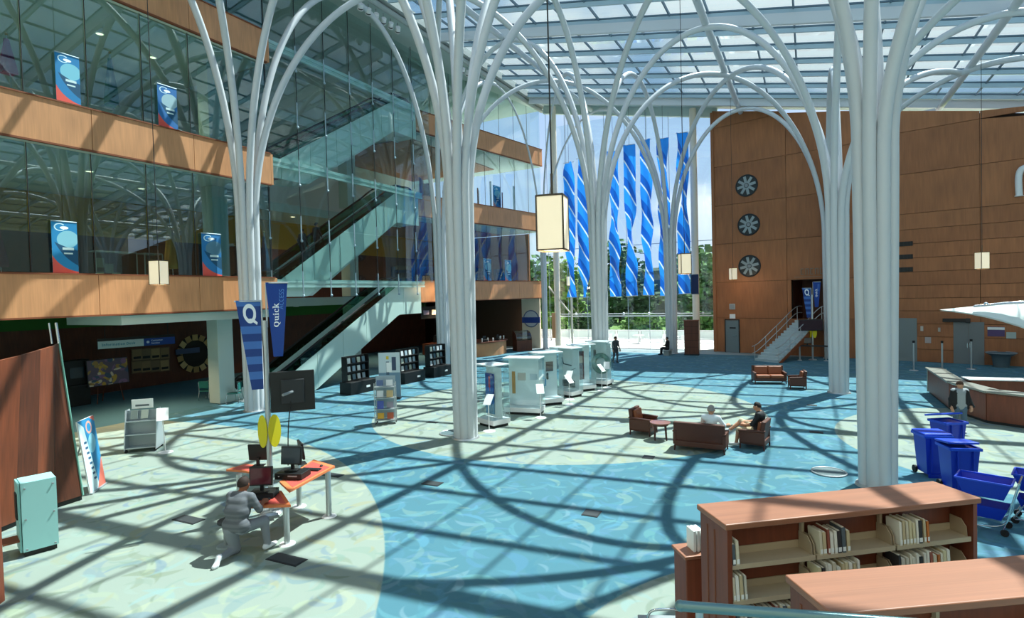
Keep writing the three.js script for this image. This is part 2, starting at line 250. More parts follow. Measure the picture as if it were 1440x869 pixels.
  for (const z of ej) {
    for (const [y0, y1] of rows) part('pane', bx(0.02, y1 - y0, 1.86, FAX - 0.3, (y0 + y1) / 2, z - 0.94), M.towerglass, gw);
    part('rod', rod(V(FAX - 0.24, 5.2, z), V(FAX - 0.24, 21, z), 0.02), M.dark, gw);
    for (const [y0] of rows) part('fitting', [rod(V(FAX - 0.24, y0 - 0.75, z), V(FAX - 0.24, y0 + 0.5, z), 0.035, 0.035, 6), new THREE.SphereGeometry(0.07, 8, 6).translate(FAX - 0.22, y0 - 0.75, z)], M.steel, gw);
  }
  for (const y of [5.55, 11.45, 17.1]) part('transom_beam', [bx(0.14, 0.16, ZL - ZR, FAX - 0.45, y + 0.2, (ZL + ZR) / 2), bx(0.14, 0.12, ZL - ZR, FAX - 0.45, y - 0.06, (ZL + ZR) / 2), bx(0.05, 0.1, ZL - ZR, FAX - 0.45, y + 0.08, (ZL + ZR) / 2)], M.beam, gw);
  const A = V(-2.95, 0, ZR), B = V(-0.2, 0, 0.4), an = Math.atan2(-(B.z - A.z), B.x - A.x), n = 8, L = A.distanceTo(B) / n;
  for (const [y0, y1] of [[5.95, 10.2], [11.82, 15.95], [17.55, 20.9]]) for (let i = 0; i < n; i++) { const c = A.clone().lerp(B, (i + 0.5) / n), e = A.clone().lerp(B, i / n); part('pane', bx(L - 0.02, y1 - y0, 0.02).rotateY(an).translate(c.x, (y0 + y1) / 2, c.z), M.towerglass, gw); part('rod', rod(V(e.x, y0, e.z), V(e.x, y1, e.z), 0.016), M.dark, gw); }
}
// ---------------------------------------------------------------- glazed end wall
{
  const ew = structGroup('window_2', 'high glazed end wall with slim rods and clear panes', 'window');
  const n = 8, w = 14.2 / n;
  for (let i = 0; i < n; i++) {
    const x0 = 0.3 + i * w;
    for (let r = 0; r < 9; r++) { const y0 = 0.05 + r * 2.15, top = Math.min(y0 + 2.13, roofY(x0 + w / 2) - 0.9); if (top > y0 + 0.3) part('pane', bx(w - 0.02, top - y0, 0.02, x0 + w / 2, (y0 + top) / 2, 0), M.clear, ew); }
    part('rod', rod(V(x0, 0, 0.16), V(x0, roofY(x0) - 0.6, 0.16), 0.022), M.steel, ew);
  }
  part('transom', [bx(14.3, 0.09, 0.12, 7.4, 2.75, 0.12)], M.white, ew);
  part('transom', [bx(14.3, 0.05, 0.08, 7.4, 8.6, 0.12)], M.steel, ew);
  part('sill', [bx(14.3, 0.06, 0.14, 7.4, 0.03, 0.02)], M.aluminium, ew);
  for (const x of [1.2, 12.9]) single('round_post', x < 5 ? 'cream round post by the cafe corner of the glazed end wall' : 'cream round post beside the brown wood pillar at the glazed end wall', 'post', [cyl(0.26, 0.26, roofY(x) - 0.4, 0, (roofY(x) - 0.4) / 2, 0, 18)], mat(0xe8dccb, 0.6), [x, 0, 0.55]);
}
// ---------------------------------------------------------------- wood wall
const WO = V(14.3, 0, 0.5), WU = V(0.969, 0, 0.247), WN = V(-0.247, 0, 0.969), WANG = Math.atan2(-WU.z, WU.x);
const onWall = (t, y, off = 0) => WO.clone().addScaledVector(WU, t).addScaledVector(WN, off).setY(y);
{
  const wall = structGroup('wall_wood', 'tall brown wood panelled wall with round windows', 'wall');
  const topAt = (t) => 18.35 - 0.235 * t, woods = [M.wallwood, M.wallwood2, M.wallwood3];
  const place = (m, t, y, off) => { const p = onWall(t, y, off); m.position.copy(p); m.rotation.y = WANG; return m; };
  const rowsY = [0, 2.59, 5.3, 8.2, 11.1, 14.05, 17.0, 19];
  let cnt = 0;
  const opening = { t0: 5.46, t1: 8.6, y0: 2.5, y1: 5.25 };
  const piece = (t0, t1, y0, y1, th = 0.16) => {
    const a = Math.min(y1, topAt(t0)), b = Math.min(y1, topAt(t1)); if (Math.max(a, b) < y0 + 0.15) return;
    const g = extr([[0.012, y0 + 0.012], [t1 - t0 - 0.012, y0 + 0.012], [t1 - t0 - 0.012, Math.max(y0 + 0.02, b) - 0.012], [0.012, Math.max(y0 + 0.02, a) - 0.012]], th);
    const m = part('panel', g, woods[cnt++ % 3], wall); const p = onWall(t0, 0, -th); m.position.copy(p); m.rotation.y = WANG;
  };
  const cols = [0, 5.2, 8.6, 11.2, 15.67, 20, 24.5, 29, 33.5];
  for (let c = 0; c < cols.length - 1; c++) {
    const fine = cols[c] >= 11;
    const ys = fine ? [0, 0.78, 1.56, 2.34, 3.14, 3.92, 4.7, 5.55, 6.4, 7.28, 8.17, 9.14, 11.6, 14.2, 17] : rowsY;
    for (let r = 0; r < ys.length - 1; r++) {
      const y0 = ys[r], y1 = ys[r + 1];
      if (cols[c] === 5.2 && y0 > 2 && y0 < 5) { piece(5.2, opening.t0, y0, y1); continue; }
      piece(cols[c], cols[c + 1], y0, y1);
    }
  }
  const back = [extr([[0, 0], [5.46, 0], [5.46, topAt(5.46) - 0.1], [0, topAt(0) - 0.1]], 0.25), extr([[5.46, 0], [8.6, 0], [8.6, 2.45], [5.46, 2.45]], 0.25), extr([[5.46, 5.25], [8.6, 5.25], [8.6, topAt(8.6) - 0.1], [5.46, topAt(5.46) - 0.1]], 0.25), extr([[8.6, 0], [33.5, 0], [33.5, topAt(33.5) - 0.1], [8.6, topAt(8.6) - 0.1]], 0.25)].map((g) => g);
  const bm = part('backing', back, M.gap, wall); bm.position.copy(onWall(0, 0, -0.42)); bm.rotation.y = WANG;
  // recess behind the opening
  const rec = part('recess', [bx(3.6, 3, 0.1, 7, 3.9, -3), bx(0.1, 3, 3, 5.35, 3.9, -1.6), bx(0.1, 3, 3, 8.7, 3.9, -1.6), bx(3.5, 0.1, 3, 7, 5.35, -1.6), bx(3.5, 0.1, 3, 7, 2.42, -1.6)], M.dkwood, wall); rec.position.copy(onWall(0, 0, 0)); rec.rotation.y = WANG;
  // return of the wall along the outside corner
  part('corner_return', [bx(0.2, 18.2, 3.2, 14.28, 9.1, -1.0)], M.wallwood, wall);
  // round windows with spoked grilles
  [[2.51, 12.33, 'highest'], [2.62, 9.46, 'middle'], [2.63, 6.43, 'lowest']].forEach(([t, y, w]) => {
    const p = onWall(t, y, 0.02), o = thing('round_window', `round spoked grille window, ${w} of three on the wood wall`, 'window', [p.x, p.y, p.z], WANG, 'round windows in the wood wall');
    part('ring', new THREE.TorusGeometry(0.76, 0.05, 8, 40), M.dark, o);
    part('disc', cyl(0.74, 0.74, 0.03, 0, 0, 0, 36).rotateX(Math.PI / 2), mat(0x2b3133, 0.4), o);
    for (let k = 0; k < 8; k++) { const a = k * Math.PI / 4 + 0.2; part('blade', bx(0.5, 0.19, 0.03, 0.42, 0, 0.035).rotateZ(a), mat(0x98a3a5, 0.4), o); }
    part('hub', cyl(0.13, 0.13, 0.06, 0, 0, 0, 16).rotateX(Math.PI / 2).translate(0, 0, 0.04), M.grey, o);
  });
  // wall behind the camera and far side, closing the room
  struct('wall_south', 'pale limestone wall of the old building', [bx(64, 22, 0.5, 22, 11, 53.5)], M.limestone);
  struct('wall_east', 'pale limestone side wall of the old building', [bx(0.5, 18, 46, 47, 9, 31)], M.limestone);
}
// ---------------------------------------------------------------- escalators
{
  const lv = [0, 4.95, 10.8, 16.55], labs = ['escalator with mint side cladding rising from the lobby carpet', 'escalator with mint side cladding and two riders, above the lobby flight', 'escalator with mint side cladding below the glass roof, highest of the flights'];
  for (let f = 0; f < 3; f++) {
    const y0 = lv[f], y1 = lv[f + 1], H = y1 - y0, z0 = 26.9, z1 = 17.5, s = H / (z0 - z1);
    const t = thing('escalator', labs[f], 'escalator', [-2.4, y0, 0], 0, 'stacked escalators');
    // side cladding profile in (z, y), one sheet per panel
    const top = (z) => Math.min(H + 0.55, 0.72 + (z0 - z) * s), bot = (z) => Math.max(f ? 0.02 : 0.02, Math.min(H - 1.25, (z0 - z) * s - 1.15));
    for (const x of [0, -1.5]) {
      const cuts = [28.3, 26.4, 24.5, 22.6, 20.7, 18.8, 17.2, ZR + 0.15];
      for (let i = 0; i < cuts.length - 1; i++) {
        const a = cuts[i] - 0.012, b = cuts[i + 1] + 0.012, pts = [], N = 8;
        for (let k = 0; k <= N; k++) { const z = a + (b - a) * k / N; pts.push([-z, Math.max(0.6, top(z))]); }
        for (let k = N; k >= 0; k--) { const z = a + (b - a) * k / N; pts.push([-z, bot(z)]); }
        part('side_panel', extr(pts.map(([z, y]) => [-z, y]), 0.06).rotateY(-Math.PI / 2).translate(x + 0.03, 0, 0), M.clad, t);
      }
      const gl = []; for (const [a, b] of [[27.9, 26.9], [26.9, 24.55], [24.55, 22.2], [22.2, 19.85], [19.85, 17.5], [17.5, 16.2]]) { const A = Math.max(0.65, top(a)), B = Math.max(0.65, top(b)); gl.push(extr([[a, A], [b, B], [b, B + 0.5], [a, A + 0.5]].map(([z, y]) => [z, y]), 0.02).rotateY(-Math.PI / 2).translate(x + 0.01, 0, 0)); }
      part('balustrade_glass', gl, M.greenglass, t);
      const hp = [V(x, 0.55, 28.2), V(x, 1.02, 28.25), V(x, 1.24, 27.8), V(x, 1.24, 27.2)]; for (let k = 0; k <= 6; k++) { const z = 26.7 - k * (26.7 - 17.8) / 6; hp.push(V(x, 1.26 + (z0 - z) * s - 0.02, z)); } hp.push(V(x, H + 1.1, 17), V(x, H + 1.1, 16.2), V(x, H + 0.9, 15.95));
      part('handrail', tube(hp, 0.055, 60, 8), M.rubber, t);
      part('skirt', [extr([[27.4, 0.02], [17.3, H + 0.02], [17.3, H + 0.3], [27.4, 0.3]], 0.05).rotateY(-Math.PI / 2).translate(x + (x ? 0.12 : -0.06), 0, 0)], M.dark, t);
    }
    const n = 23, sg = bx(1.3, H / n + 0.02, 0.42, -0.75, 0, 0);
    for (let k = 0; k < n; k++) part('step', sg, M.dark, t).position.set(0, (k + 0.5) * H / n, z0 - (k + 0.5) * (z0 - z1) / n);
    part('landing_plate', bx(1.4, 0.04, 1.5, -0.75, 0.02, 27.7), M.aluminium, t); part('landing_plate', bx(1.4, 0.1, 2, -0.75, H - 0.05, 16.4), M.aluminium, t);
    part('truss_soffit', [extr([[25.4, 0.06], [24.6, 0.06], [17.5, H - 1.2], [ZR + 0.2, H - 1.2], [ZR + 0.2, H - 0.25], [17.5, H - 0.25], [26.2, 0.06]].map(([z, y]) => [z, y]), 1.4).rotateY(-Math.PI / 2).translate(-0.05, 0, 0)], M.soffit, t);
  }
}
// ---------------------------------------------------------------- ceiling downlights inside the tower
{
  const spots = [[-5, 3.99, 31.6], [-4.2, 4.39, 40.2], [-3.6, 4.39, 35], [-7, 10.23, 30.5], [-5, 10.23, 33.6], [-6, 10.23, 37.4], [-8, 10.23, 41], [-5.5, 15.97, 30.6], [-5, 15.97, 33], [-4.5, 15.97, 36.5], [-7, 15.97, 39.5], [-7, 10.23, 12], [-6, 10.23, 8], [-9, 10.23, 20], [-8, 4.38, 12], [-6, 4.38, 8], [-9, 4.38, 20]];
  const where = (y) => (y < 5 ? 'lobby' : y < 11 ? 'lower gallery' : 'middle gallery');
  for (const [x, y, z] of spots) {
    const t = thing('downlight', `round warm recessed downlight in the ${where(y)} ceiling`, 'light', [x, y, z], 0, where(y) + ' downlights');
    part('ring', new THREE.TorusGeometry(0.15, 0.025, 6, 20).rotateX(Math.PI / 2), M.white, t);
    part('lamp_lens', cyl(0.14, 0.14, 0.02, 0, -0.005, 0, 18), M.lens, t);
    const l = new THREE.SpotLight(0xffdfae, 70, 0, 1.0, 0.6); l.position.set(0, -0.06, 0); l.target.position.set(0, -3, 0); l.castShadow = true; l.shadow.radius = 6; t.add(l, l.target);
  }
}
// ---------------------------------------------------------------- pendant lanterns: all hang with the lower rim 5.45 m up
{
  const proto = (label, p, turn) => {
    const t = thing('pendant_lantern', label, 'lantern', [p.x, 5.45, p.z], turn, 'hanging box lanterns'), w = 0.2;
    for (const [a, b, r] of [[0, w, 0], [0, -w, 0], [w, 0, 1], [-w, 0, 1]]) part('lamp_shade', r ? bx(0.01, 0.78, 0.38, a, 0.4, b) : bx(0.38, 0.78, 0.01, a, 0.4, b), M.glow, t);
    part('frame', [...[[w, w], [w, -w], [-w, w], [-w, -w]].map(([a, b]) => bx(0.024, 0.82, 0.024, a, 0.4, b)), ...[0, 0.8].flatMap((y) => [bx(0.42, 0.024, 0.024, 0, y, w), bx(0.42, 0.024, 0.024, 0, y, -w), bx(0.024, 0.024, 0.42, w, y, 0), bx(0.024, 0.024, 0.42, -w, y, 0)])], mat(0x4b4035, 0.5), t);
    part('cap', [bx(0.4, 0.02, 0.4, 0, 0.81, 0), cyl(0.02, 0.02, 0.35, 0, 0.98, 0, 8)], mat(0x4b4035, 0.5), t);
    const top = roofY(p.x) - 0.2 - 5.45; part('cable', rod(V(0, 1.1, 0), V(0, top, 0), 0.012), M.dark, t);
    const l = new THREE.PointLight(0xffdcae, 8); l.position.set(0, -0.12, 0); l.castShadow = true; l.shadow.radius = 8; t.add(l);
  };
  for (const [px, py, lab, turn] of [[778, 352, 'large looking cream box lantern hanging before the blue banners and tower corner', 0.2], [224, 400, 'glowing box lantern hanging in front of the lower wood balcony', 0.3], [1031, 393, 'small glowing box lantern hanging by the round windows', 0.6], [1381, 378, 'glowing box lantern hanging before the wood wall near the desk canopy', 0.5], [963, 385, 'glowing box lantern hanging before the cream post and navy banner', 0.5], [800, 404, 'small glowing box lantern hanging low beside the first blue banner', 0.4], [626, 403, 'box lantern hanging close to the column beside the display cases', 0.4]]) proto(lab, onFloor(px, px === 800 ? 401.5 : py, 5.45), turn);
}
// ---------------------------------------------------------------- printed banners in the gallery windows
const bannerTex = (k) => canvasTex(128, 384, (c, w, h) => {
  c.fillStyle = ['#1d7fb8', '#2a6fb0', '#1c86bd', '#2577b4', '#2e8cc0'][k % 5]; c.fillRect(0, 0, w, h);
  c.fillStyle = ['#7cc3d8', '#9fc0cc', '#87c4d6', '#55839b', '#8fd0dd'][k % 5]; c.beginPath(); c.ellipse(w * 0.62, h * 0.34, w * 0.42, h * 0.17, 0.2, 0, 7); c.fill();
  c.fillStyle = '#0f4f73'; c.beginPath(); c.moveTo(w * 0.1, h * 0.4); c.quadraticCurveTo(w * 0.4, h * 0.7, w, h * 0.85); c.lineTo(w, h * 0.55); c.quadraticCurveTo(w * 0.5, h * 0.5, w * 0.1, h * 0.4); c.fill();
  c.fillStyle = '#cfe6e8'; c.fillRect(w * 0.4, h * 0.5, w * 0.45, h * 0.05); c.fillRect(w * 0.45, h * 0.6, w * 0.35, h * 0.03);
  c.fillStyle = '#e0594e'; c.beginPath(); c.moveTo(0, h * 0.66); c.quadraticCurveTo(w * 0.3, h * 0.92, w, h * 0.97); c.lineTo(w, h); c.lineTo(0, h); c.fill();
  c.strokeStyle = '#cfeef8'; c.lineWidth = 7; c.beginPath(); c.arc(w * 0.33, h * 0.11, w * 0.2, 0.6, 5.6); c.stroke();
  c.fillStyle = '#ffffff'; c.beginPath(); c.ellipse(w * 0.5, h * 0.12, w * 0.17, h * 0.03, 0, 0, 7); c.fill();
});
{
  const mats = [0, 1, 2, 3, 4].map((k) => mat(0xffffff, 0.7, { map: bannerTex(k) }));
  const hang = (px, pyTop, pyBot, wpx, k, label, x = -1.86) => {
    const a = onX(px, pyTop, x), b = onX(px, pyBot, x), h = a.y - b.y, c = onX(px - wpx / 2, pyBot, x), d = onX(px + wpx / 2, pyBot, x), w = Math.min(1.3, Math.abs(d.z - c.z));
    const t = thing('print_banner', label, 'banner', [x, b.y, b.z], Math.PI / 2, 'printed gallery banners');
    part('fabric', [plate(w, h, 0, h / 2, 0.008)], mats[k % 5], t); part('backing', [bx(w, h, 0.012, 0, h / 2, 0)], mats[4], t); part('rail', rod(V(-w / 2, h, 0), V(w / 2, h, 0), 0.025), M.steel, t); part('stand_pole', rod(V(0, h, -0.03), V(0, 0, -0.03), 0.02), M.steel, t);
  };
  hang(97, 78, 146, 34, 0, 'blue and red printed banner with pale picture on the middle gallery');
  hang(237, 122, 182, 27, 1, 'blue printed banner nearer the branching column on the middle gallery');
  hang(93, 312, 384, 36, 2, 'blue and red printed banner beside the glass case on the lower gallery');
  hang(299, 329, 388, 27, 3, 'blue printed banner in front of the pillar on the lower gallery');
  hang(686, 364, 398, 11, 2, 'small blue banner beyond the escalators on the lower gallery', -2.5); hang(715, 366, 398, 9, 0, 'small pale blue banner near the end wall on the lower gallery', -2.4); hang(699, 262, 294, 12, 4, 'pale blue curved banner on the gallery beyond the escalators', -2.9);
  // furled flags on poles
  const flag = (px, pyTop, pyBot, col, label) => {
    const x = -2.9, a = onX(px, pyTop, x), b = onX(px, pyBot, x), h = a.y - b.y, t = thing('furled_flag', label, 'flag', [x, b.y, b.z]);
    part('pole', rod(V(0, -0.5, 0), V(0.05, h, 0.1), 0.018), M.aluminium, t); part('finial', new THREE.SphereGeometry(0.05, 8, 6).translate(0.05, h + 0.03, 0.1), mat(0xc8a24a, 0.3, { metalness: 0.8 }), t);
    const g = new THREE.CylinderGeometry(0.06, 0.22, h * 0.8, 12, 8), p = g.attributes.position; for (let i = 0; i < p.count; i++) { const an = Math.atan2(p.getZ(i), p.getX(i)), k = 1 + 0.3 * Math.sin(an * 4 + p.getY(i) * 2); p.setX(i, p.getX(i) * k); p.setZ(i, p.getZ(i) * k); } g.computeVertexNormals(); part('cloth', g.translate(0, h * 0.52, 0.08), mat(col, 0.8), t);
  };
  flag(16, 52, 112, 0xa8285a, 'crimson furled flag on a pole on the middle gallery'); flag(161, 78, 160, 0x0f6a5a, 'green furled flag on a pole on the middle gallery'); flag(244, 305, 388, 0xb07a2c, 'gold and red furled flag on a pole on the lower gallery'); flag(375, 328, 388, 0x1d4a6a, 'dark blue furled flag on a pole near the escalator'); flag(3, 315, 384, 0x7a1d30, 'dark red furled flag at the far end of the lower gallery');
  // glazed exhibition cases on the lower gallery
  for (const [px, wpx, lab] of [[160, 50, 'tall glazed exhibition case with papers on the lower gallery'], [212, 24, 'glazed exhibition case holding gold objects on the lower gallery']]) {
    const p = onX(px, 386, -7), t = thing('exhibition_case', lab, 'display case', [-7, 4.95, p.z], Math.PI / 2), w = wpx * 0.034;
    part('plinth', bx(w, 0.5, 0.6, 0, 0.25, 0), M.dkwood, t); part('glass_box', [bx(w, 1.7, 0.01, 0, 1.35, 0.3), bx(0.01, 1.7, 0.6, w / 2, 1.35, 0), bx(0.01, 1.7, 0.6, -w / 2, 1.35, 0)], M.clear, t); part('frame', [bx(w, 0.05, 0.62, 0, 2.22, 0), bx(0.04, 1.7, 0.04, w / 2, 1.35, 0.3), bx(0.04, 1.7, 0.04, -w / 2, 1.35, 0.3)], M.grey, t);
    for (let k = 0; k < 6; k++) part(wpx > 40 ? 'paper_sheet' : 'gold_object', wpx > 40 ? bx(0.35, 0.42, 0.02, rnd(-w / 2.6, w / 2.6), rnd(0.8, 1.9), -0.2 + k * 0.03) : new THREE.IcosahedronGeometry(rnd(0.08, 0.16), 1).translate(rnd(-w / 2.6, w / 2.6), 0.9 + (k >> 1) * 0.45, rnd(-0.15, 0.15)), wpx > 40 ? mat([0xc8b48c, 0x9a8f78, 0xb7aa8a][k % 3], 0.8) : mat(0xc08a3a, 0.35, { metalness: 0.6 }), t);
  }
  // tall wood partitions and pale frames seen behind the far gallery glass
  for (let k = 0; k < 4; k++) { const A = V(-3.6, 0, 12.2).lerp(V(-1.3, 0, 1.6), k / 3.6); single('wood_partition', 'tall brown wood partition standing in the far end of the middle gallery', 'partition', [bx(0.1, 2.6, 1.6, 0, 1.3, 0)], M.wallwood3, [A.x - 0.8, 10.82, A.z], 0.5, 'far gallery partitions'); single('pale_mullion_post', 'pale blue window post between the far gallery partitions', 'post', [bx(0.16, 3.4, 0.2, 0, 1.7, 0)], mat(0xbcd6ea, 0.6), [A.x - 0.3, 10.82, A.z - 1.2], 0.5, 'far gallery posts'); }
  // shelves with dark books on the lower gallery beyond the escalators
  for (let k = 0; k < 5; k++) { const A = V(-4.2, 0, 14).lerp(V(-1.9, 0, 2), k / 4.4), t = thing('gallery_bookshelf', 'dark blue low bookshelf behind the glass beyond the escalators', 'bookshelf', [A.x - 0.8, 4.96, A.z], 1.35, 'gallery bookshelves'); part('body', [bx(1.6, 2.0, 0.06, 0, 1, -0.15), bx(0.05, 2, 0.36, 0.8, 1, 0), bx(0.05, 2, 0.36, -0.8, 1, 0)], M.navy, t); for (let r = 0; r < 4; r++) { part('shelf', bx(1.6, 0.03, 0.34, 0, 0.25 + r * 0.5, 0), M.navy, t); part('book_row', [...Array(12)].map((_, i) => bx(0.09, rnd(0.22, 0.34), 0.22, -0.66 + i * 0.12, 0.43 + r * 0.5, 0.03)), mat([0x2d3f66, 0x51607a, 0x30303a, 0x6a5a48][(r + k) % 4], 0.7), t); } }
  // ceiling planks seen over the lower gallery beyond the escalator
  struct('trim_3', 'warm wood plank ceiling beyond the escalators trim', [bx(9, 0.06, 14, -8.5, 10.18, 8)], M.wallwood3);
  struct('trim_4', 'warm wood plank ceiling above the upper gallery trim', [bx(9, 0.06, 12, -8.5, 15.95, 8)], M.wallwood2);
}
// ---------------------------------------------------------------- dark lobby under the tower
{
  const bw = -13.34;
  const put = (px, py) => onX(px, py, bw);
  const face = Math.PI / 2;
  const signTex = canvasTex(512, 96, (c, w, h) => { c.fillStyle = '#c9dde2'; c.fillRect(0, 0, w, h); c.fillStyle = '#3a8fae'; c.font = 'bold 44px sans-serif'; c.fillText('Information Desk', 40, 64); });
  const sign2 = canvasTex(384, 96, (c, w, h) => { c.fillStyle = '#1545a0'; c.fillRect(0, 0, w, h); c.fillStyle = '#d8e6ff'; c.font = 'bold 30px sans-serif'; c.fillText('Customer', 90, 42); c.fillText('Service', 90, 78); c.beginPath(); c.arc(50, 48, 18, 0, 7); c.fill(); });
  { const p = onX(168, 484, -9), t = thing('hanging_sign', 'long white sign with a blue end panel hanging in the dark lobby', 'sign', [-9, p.y - 0.3, p.z - 0.9], face - 0.25); part('white_panel', [plate(1.9, 0.36, -0.75, 0.3, 0.04)], mat(0xffffff, 0.6, { map: signTex }), t); part('blue_panel', [plate(1.4, 0.36, 0.9, 0.3, 0.04)], mat(0xffffff, 0.6, { map: sign2 }), t); part('body', bx(3.34, 0.4, 0.07, -0.05, 0.3, 0), M.dark, t); part('top_rail', bx(3.3, 0.12, 0.08, -0.05, 0.55, 0), M.black, t); for (const s of [-1.4, 1.3]) part('hanger', rod(V(s, 0.6, 0), V(s, 4.45 - p.y + 0.3, 0), 0.015), M.dark, t); }
  for (let r = 0; r < 2; r++) for (let c = 0; c < 4; c++) { const p = put(192 + c * 13, 499 + r * 17 - c * 0.8), t = thing('framed_picture', `small tan framed picture, ${ORD[3 - c]} from the photo wheel in the ${r ? 'lower' : 'upper'} row`, 'picture', [bw + 0.03, p.y, p.z], face, 'lobby picture grid'); part('frame', bx(0.6, 0.72, 0.04), mat(0x6f5a42, 0.6), t); part('print', plate(0.5, 0.62, 0, 0, 0.025), mat([0xa08a66, 0x8a7a60, 0xb09a70, 0x94805e][(r * 3 + c) % 4], 0.7), t); part('caption', bx(0.4, 0.14, 0.01, 0, -0.16, 0.03), M.dark, t); }
  { const p = put(274, 497), t = thing('round_photo_wheel', 'round wheel of tan photographs on the dark lobby wall', 'wall display', [bw + 0.05, p.y, p.z], face); part('disc', cyl(1.15, 1.15, 0.05, 0, 0, 0, 40).rotateX(Math.PI / 2), mat(0x1d1612, 0.7), t); for (let k = 0; k < 14; k++) { const a = k / 14 * Math.PI * 2; part('photo', bx(0.34, 0.36, 0.03, 0, 1.0, 0.04).rotateZ(a), mat([0xc8a870, 0xb2935f, 0xd6bb86][k % 3], 0.7), t); } part('blue_arm', bx(1.5, 0.32, 0.05, -0.55, 0.22, 0.12), mat(0x46587e, 0.6), t); }
  { const p = onX(152, 529, -10), t = thing('painted_poster', 'purple and gold painted poster on an easel in the lobby', 'poster', [-10, 0, p.z], face); const tx = canvasTex(128, 96, (c, w, h) => { c.fillStyle = '#6d5f73'; c.fillRect(0, 0, w, h); for (let i = 0; i < 60; i++) { c.fillStyle = ['#c9a24a', '#8a6a8f', '#d8cbb0', '#4d5f79', '#a88a52'][i % 5]; c.beginPath(); c.ellipse(rnd(0, w), rnd(0, h), rnd(4, 14), rnd(3, 10), rnd(0, 3), 0, 7); c.fill(); } }); part('picture', plate(1.8, 1.25, 0, 1.5, 0.05, 0, -0.1), mat(0xffffff, 0.7, { map: tx }), t); part('board', bx(1.86, 1.31, 0.03, 0, 1.5, 0.02, 0, -0.1), M.dark, t); for (const s of [-0.6, 0.6]) part('leg', rod(V(s, 0, 0.15), V(s * 0.5, 2.2, -0.05), 0.025), M.dkwood, t); part('leg', rod(V(0, 0, -0.6), V(0, 2.1, -0.05), 0.025), M.dkwood, t); }
  // glass topped round table and chairs by the escalator foot
  { const p = onFloor(318, 556), t = thing('glass_table', 'round table with a green glass top near the escalator foot', 'table', [p.x, 0, p.z]); part('table_top', cyl(0.95, 0.95, 0.03, 0, 0.75, 0, 36), M.greenglass, t); part('rim', new THREE.TorusGeometry(0.95, 0.025, 6, 40).rotateX(Math.PI / 2).translate(0, 0.75, 0), M.aluminium, t); part('pedestal', [cyl(0.05, 0.05, 0.72, 0, 0.37, 0), cyl(0.35, 0.4, 0.03, 0, 0.015, 0)], M.chrome, t); }
  for (const [px, py, a] of [[292, 562, 0.4], [330, 566, 2.2]]) { const p = onFloor(px, py), t = thing('wire_chair', px < 300 ? 'bent tube chair on the lobby side of the glass table' : 'bent tube chair between the glass table and striped letter banner', 'chair', [p.x, 0, p.z], a); part('frame', [tube([V(-0.25, 0.45, -0.25), V(-0.28, 0.02, -0.28), V(-0.28, 0.02, 0.28), V(-0.25, 0.45, 0.25), V(-0.28, 0.9, 0.25)], 0.02), tube([V(0.25, 0.45, -0.25), V(0.28, 0.02, -0.28), V(0.28, 0.02, 0.28), V(0.25, 0.45, 0.25), V(0.28, 0.9, 0.25)], 0.02)], M.chrome, t); part('seat', rb(0.52, 0.05, 0.52, 0.02, 0, 0.46, 0), mat(0x1f6b66, 0.5), t); part('backrest', rb(0.5, 0.35, 0.04, 0.02, 0, 0.78, 0.26), mat(0x1f6b66, 0.5), t); }
  // dark booth beside the poster
  { const p = onX(112, 540, -10); const t = thing('wall_phone_booth', 'dark tall booth standing beside the lobby poster', 'booth', [-10.5, 0, p.z], face); part('body', rb(1.1, 2.2, 0.6, 0.04, 0, 1.1, 0), M.black, t); part('screen', bx(0.6, 0.5, 0.03, 0, 1.6, 0.31), mat(0x27313c, 0.2), t); part('shelf', bx(0.9, 0.05, 0.4, 0, 1.0, 0.4), M.dark, t); }
}
// ---------------------------------------------------------------- lights in a row on the gutter beam: black and white spot heads
{
  const spot = (x, y, z, near, k) => { const t = thing('track_spotlight', near ? `black and white spotlight head, ${ORD[5 - k]} from the tower corner in the short gutter row` : `black and white spotlight head, ${ORD[8 - k]} from the short row in the long gutter row`, 'spotlight', [x, y, z], 0.9, near ? 'corner spotlights' : 'gutter spotlights'); part('housing', cyl(0.14, 0.16, 0.34, 0, 0, 0, 14).rotateX(1.0), M.white, t); part('front_lens', cyl(0.13, 0.13, 0.03, 0, -0.14, 0.2, 14).rotateX(0.9).translate(0, 0.13, -0.03), M.black, t); part('bracket', rod(V(0, 0.05, 0), V(0, 0.4, 0), 0.03), M.grey, t); };
  for (let k = 0; k < 9; k++) spot(-0.55, 20.55, 24.2 - k * 0.62, false, k);
  for (let k = 0; k < 6; k++) spot(-0.55, 20.55, 12.2 - k * 0.6, true, k);
}
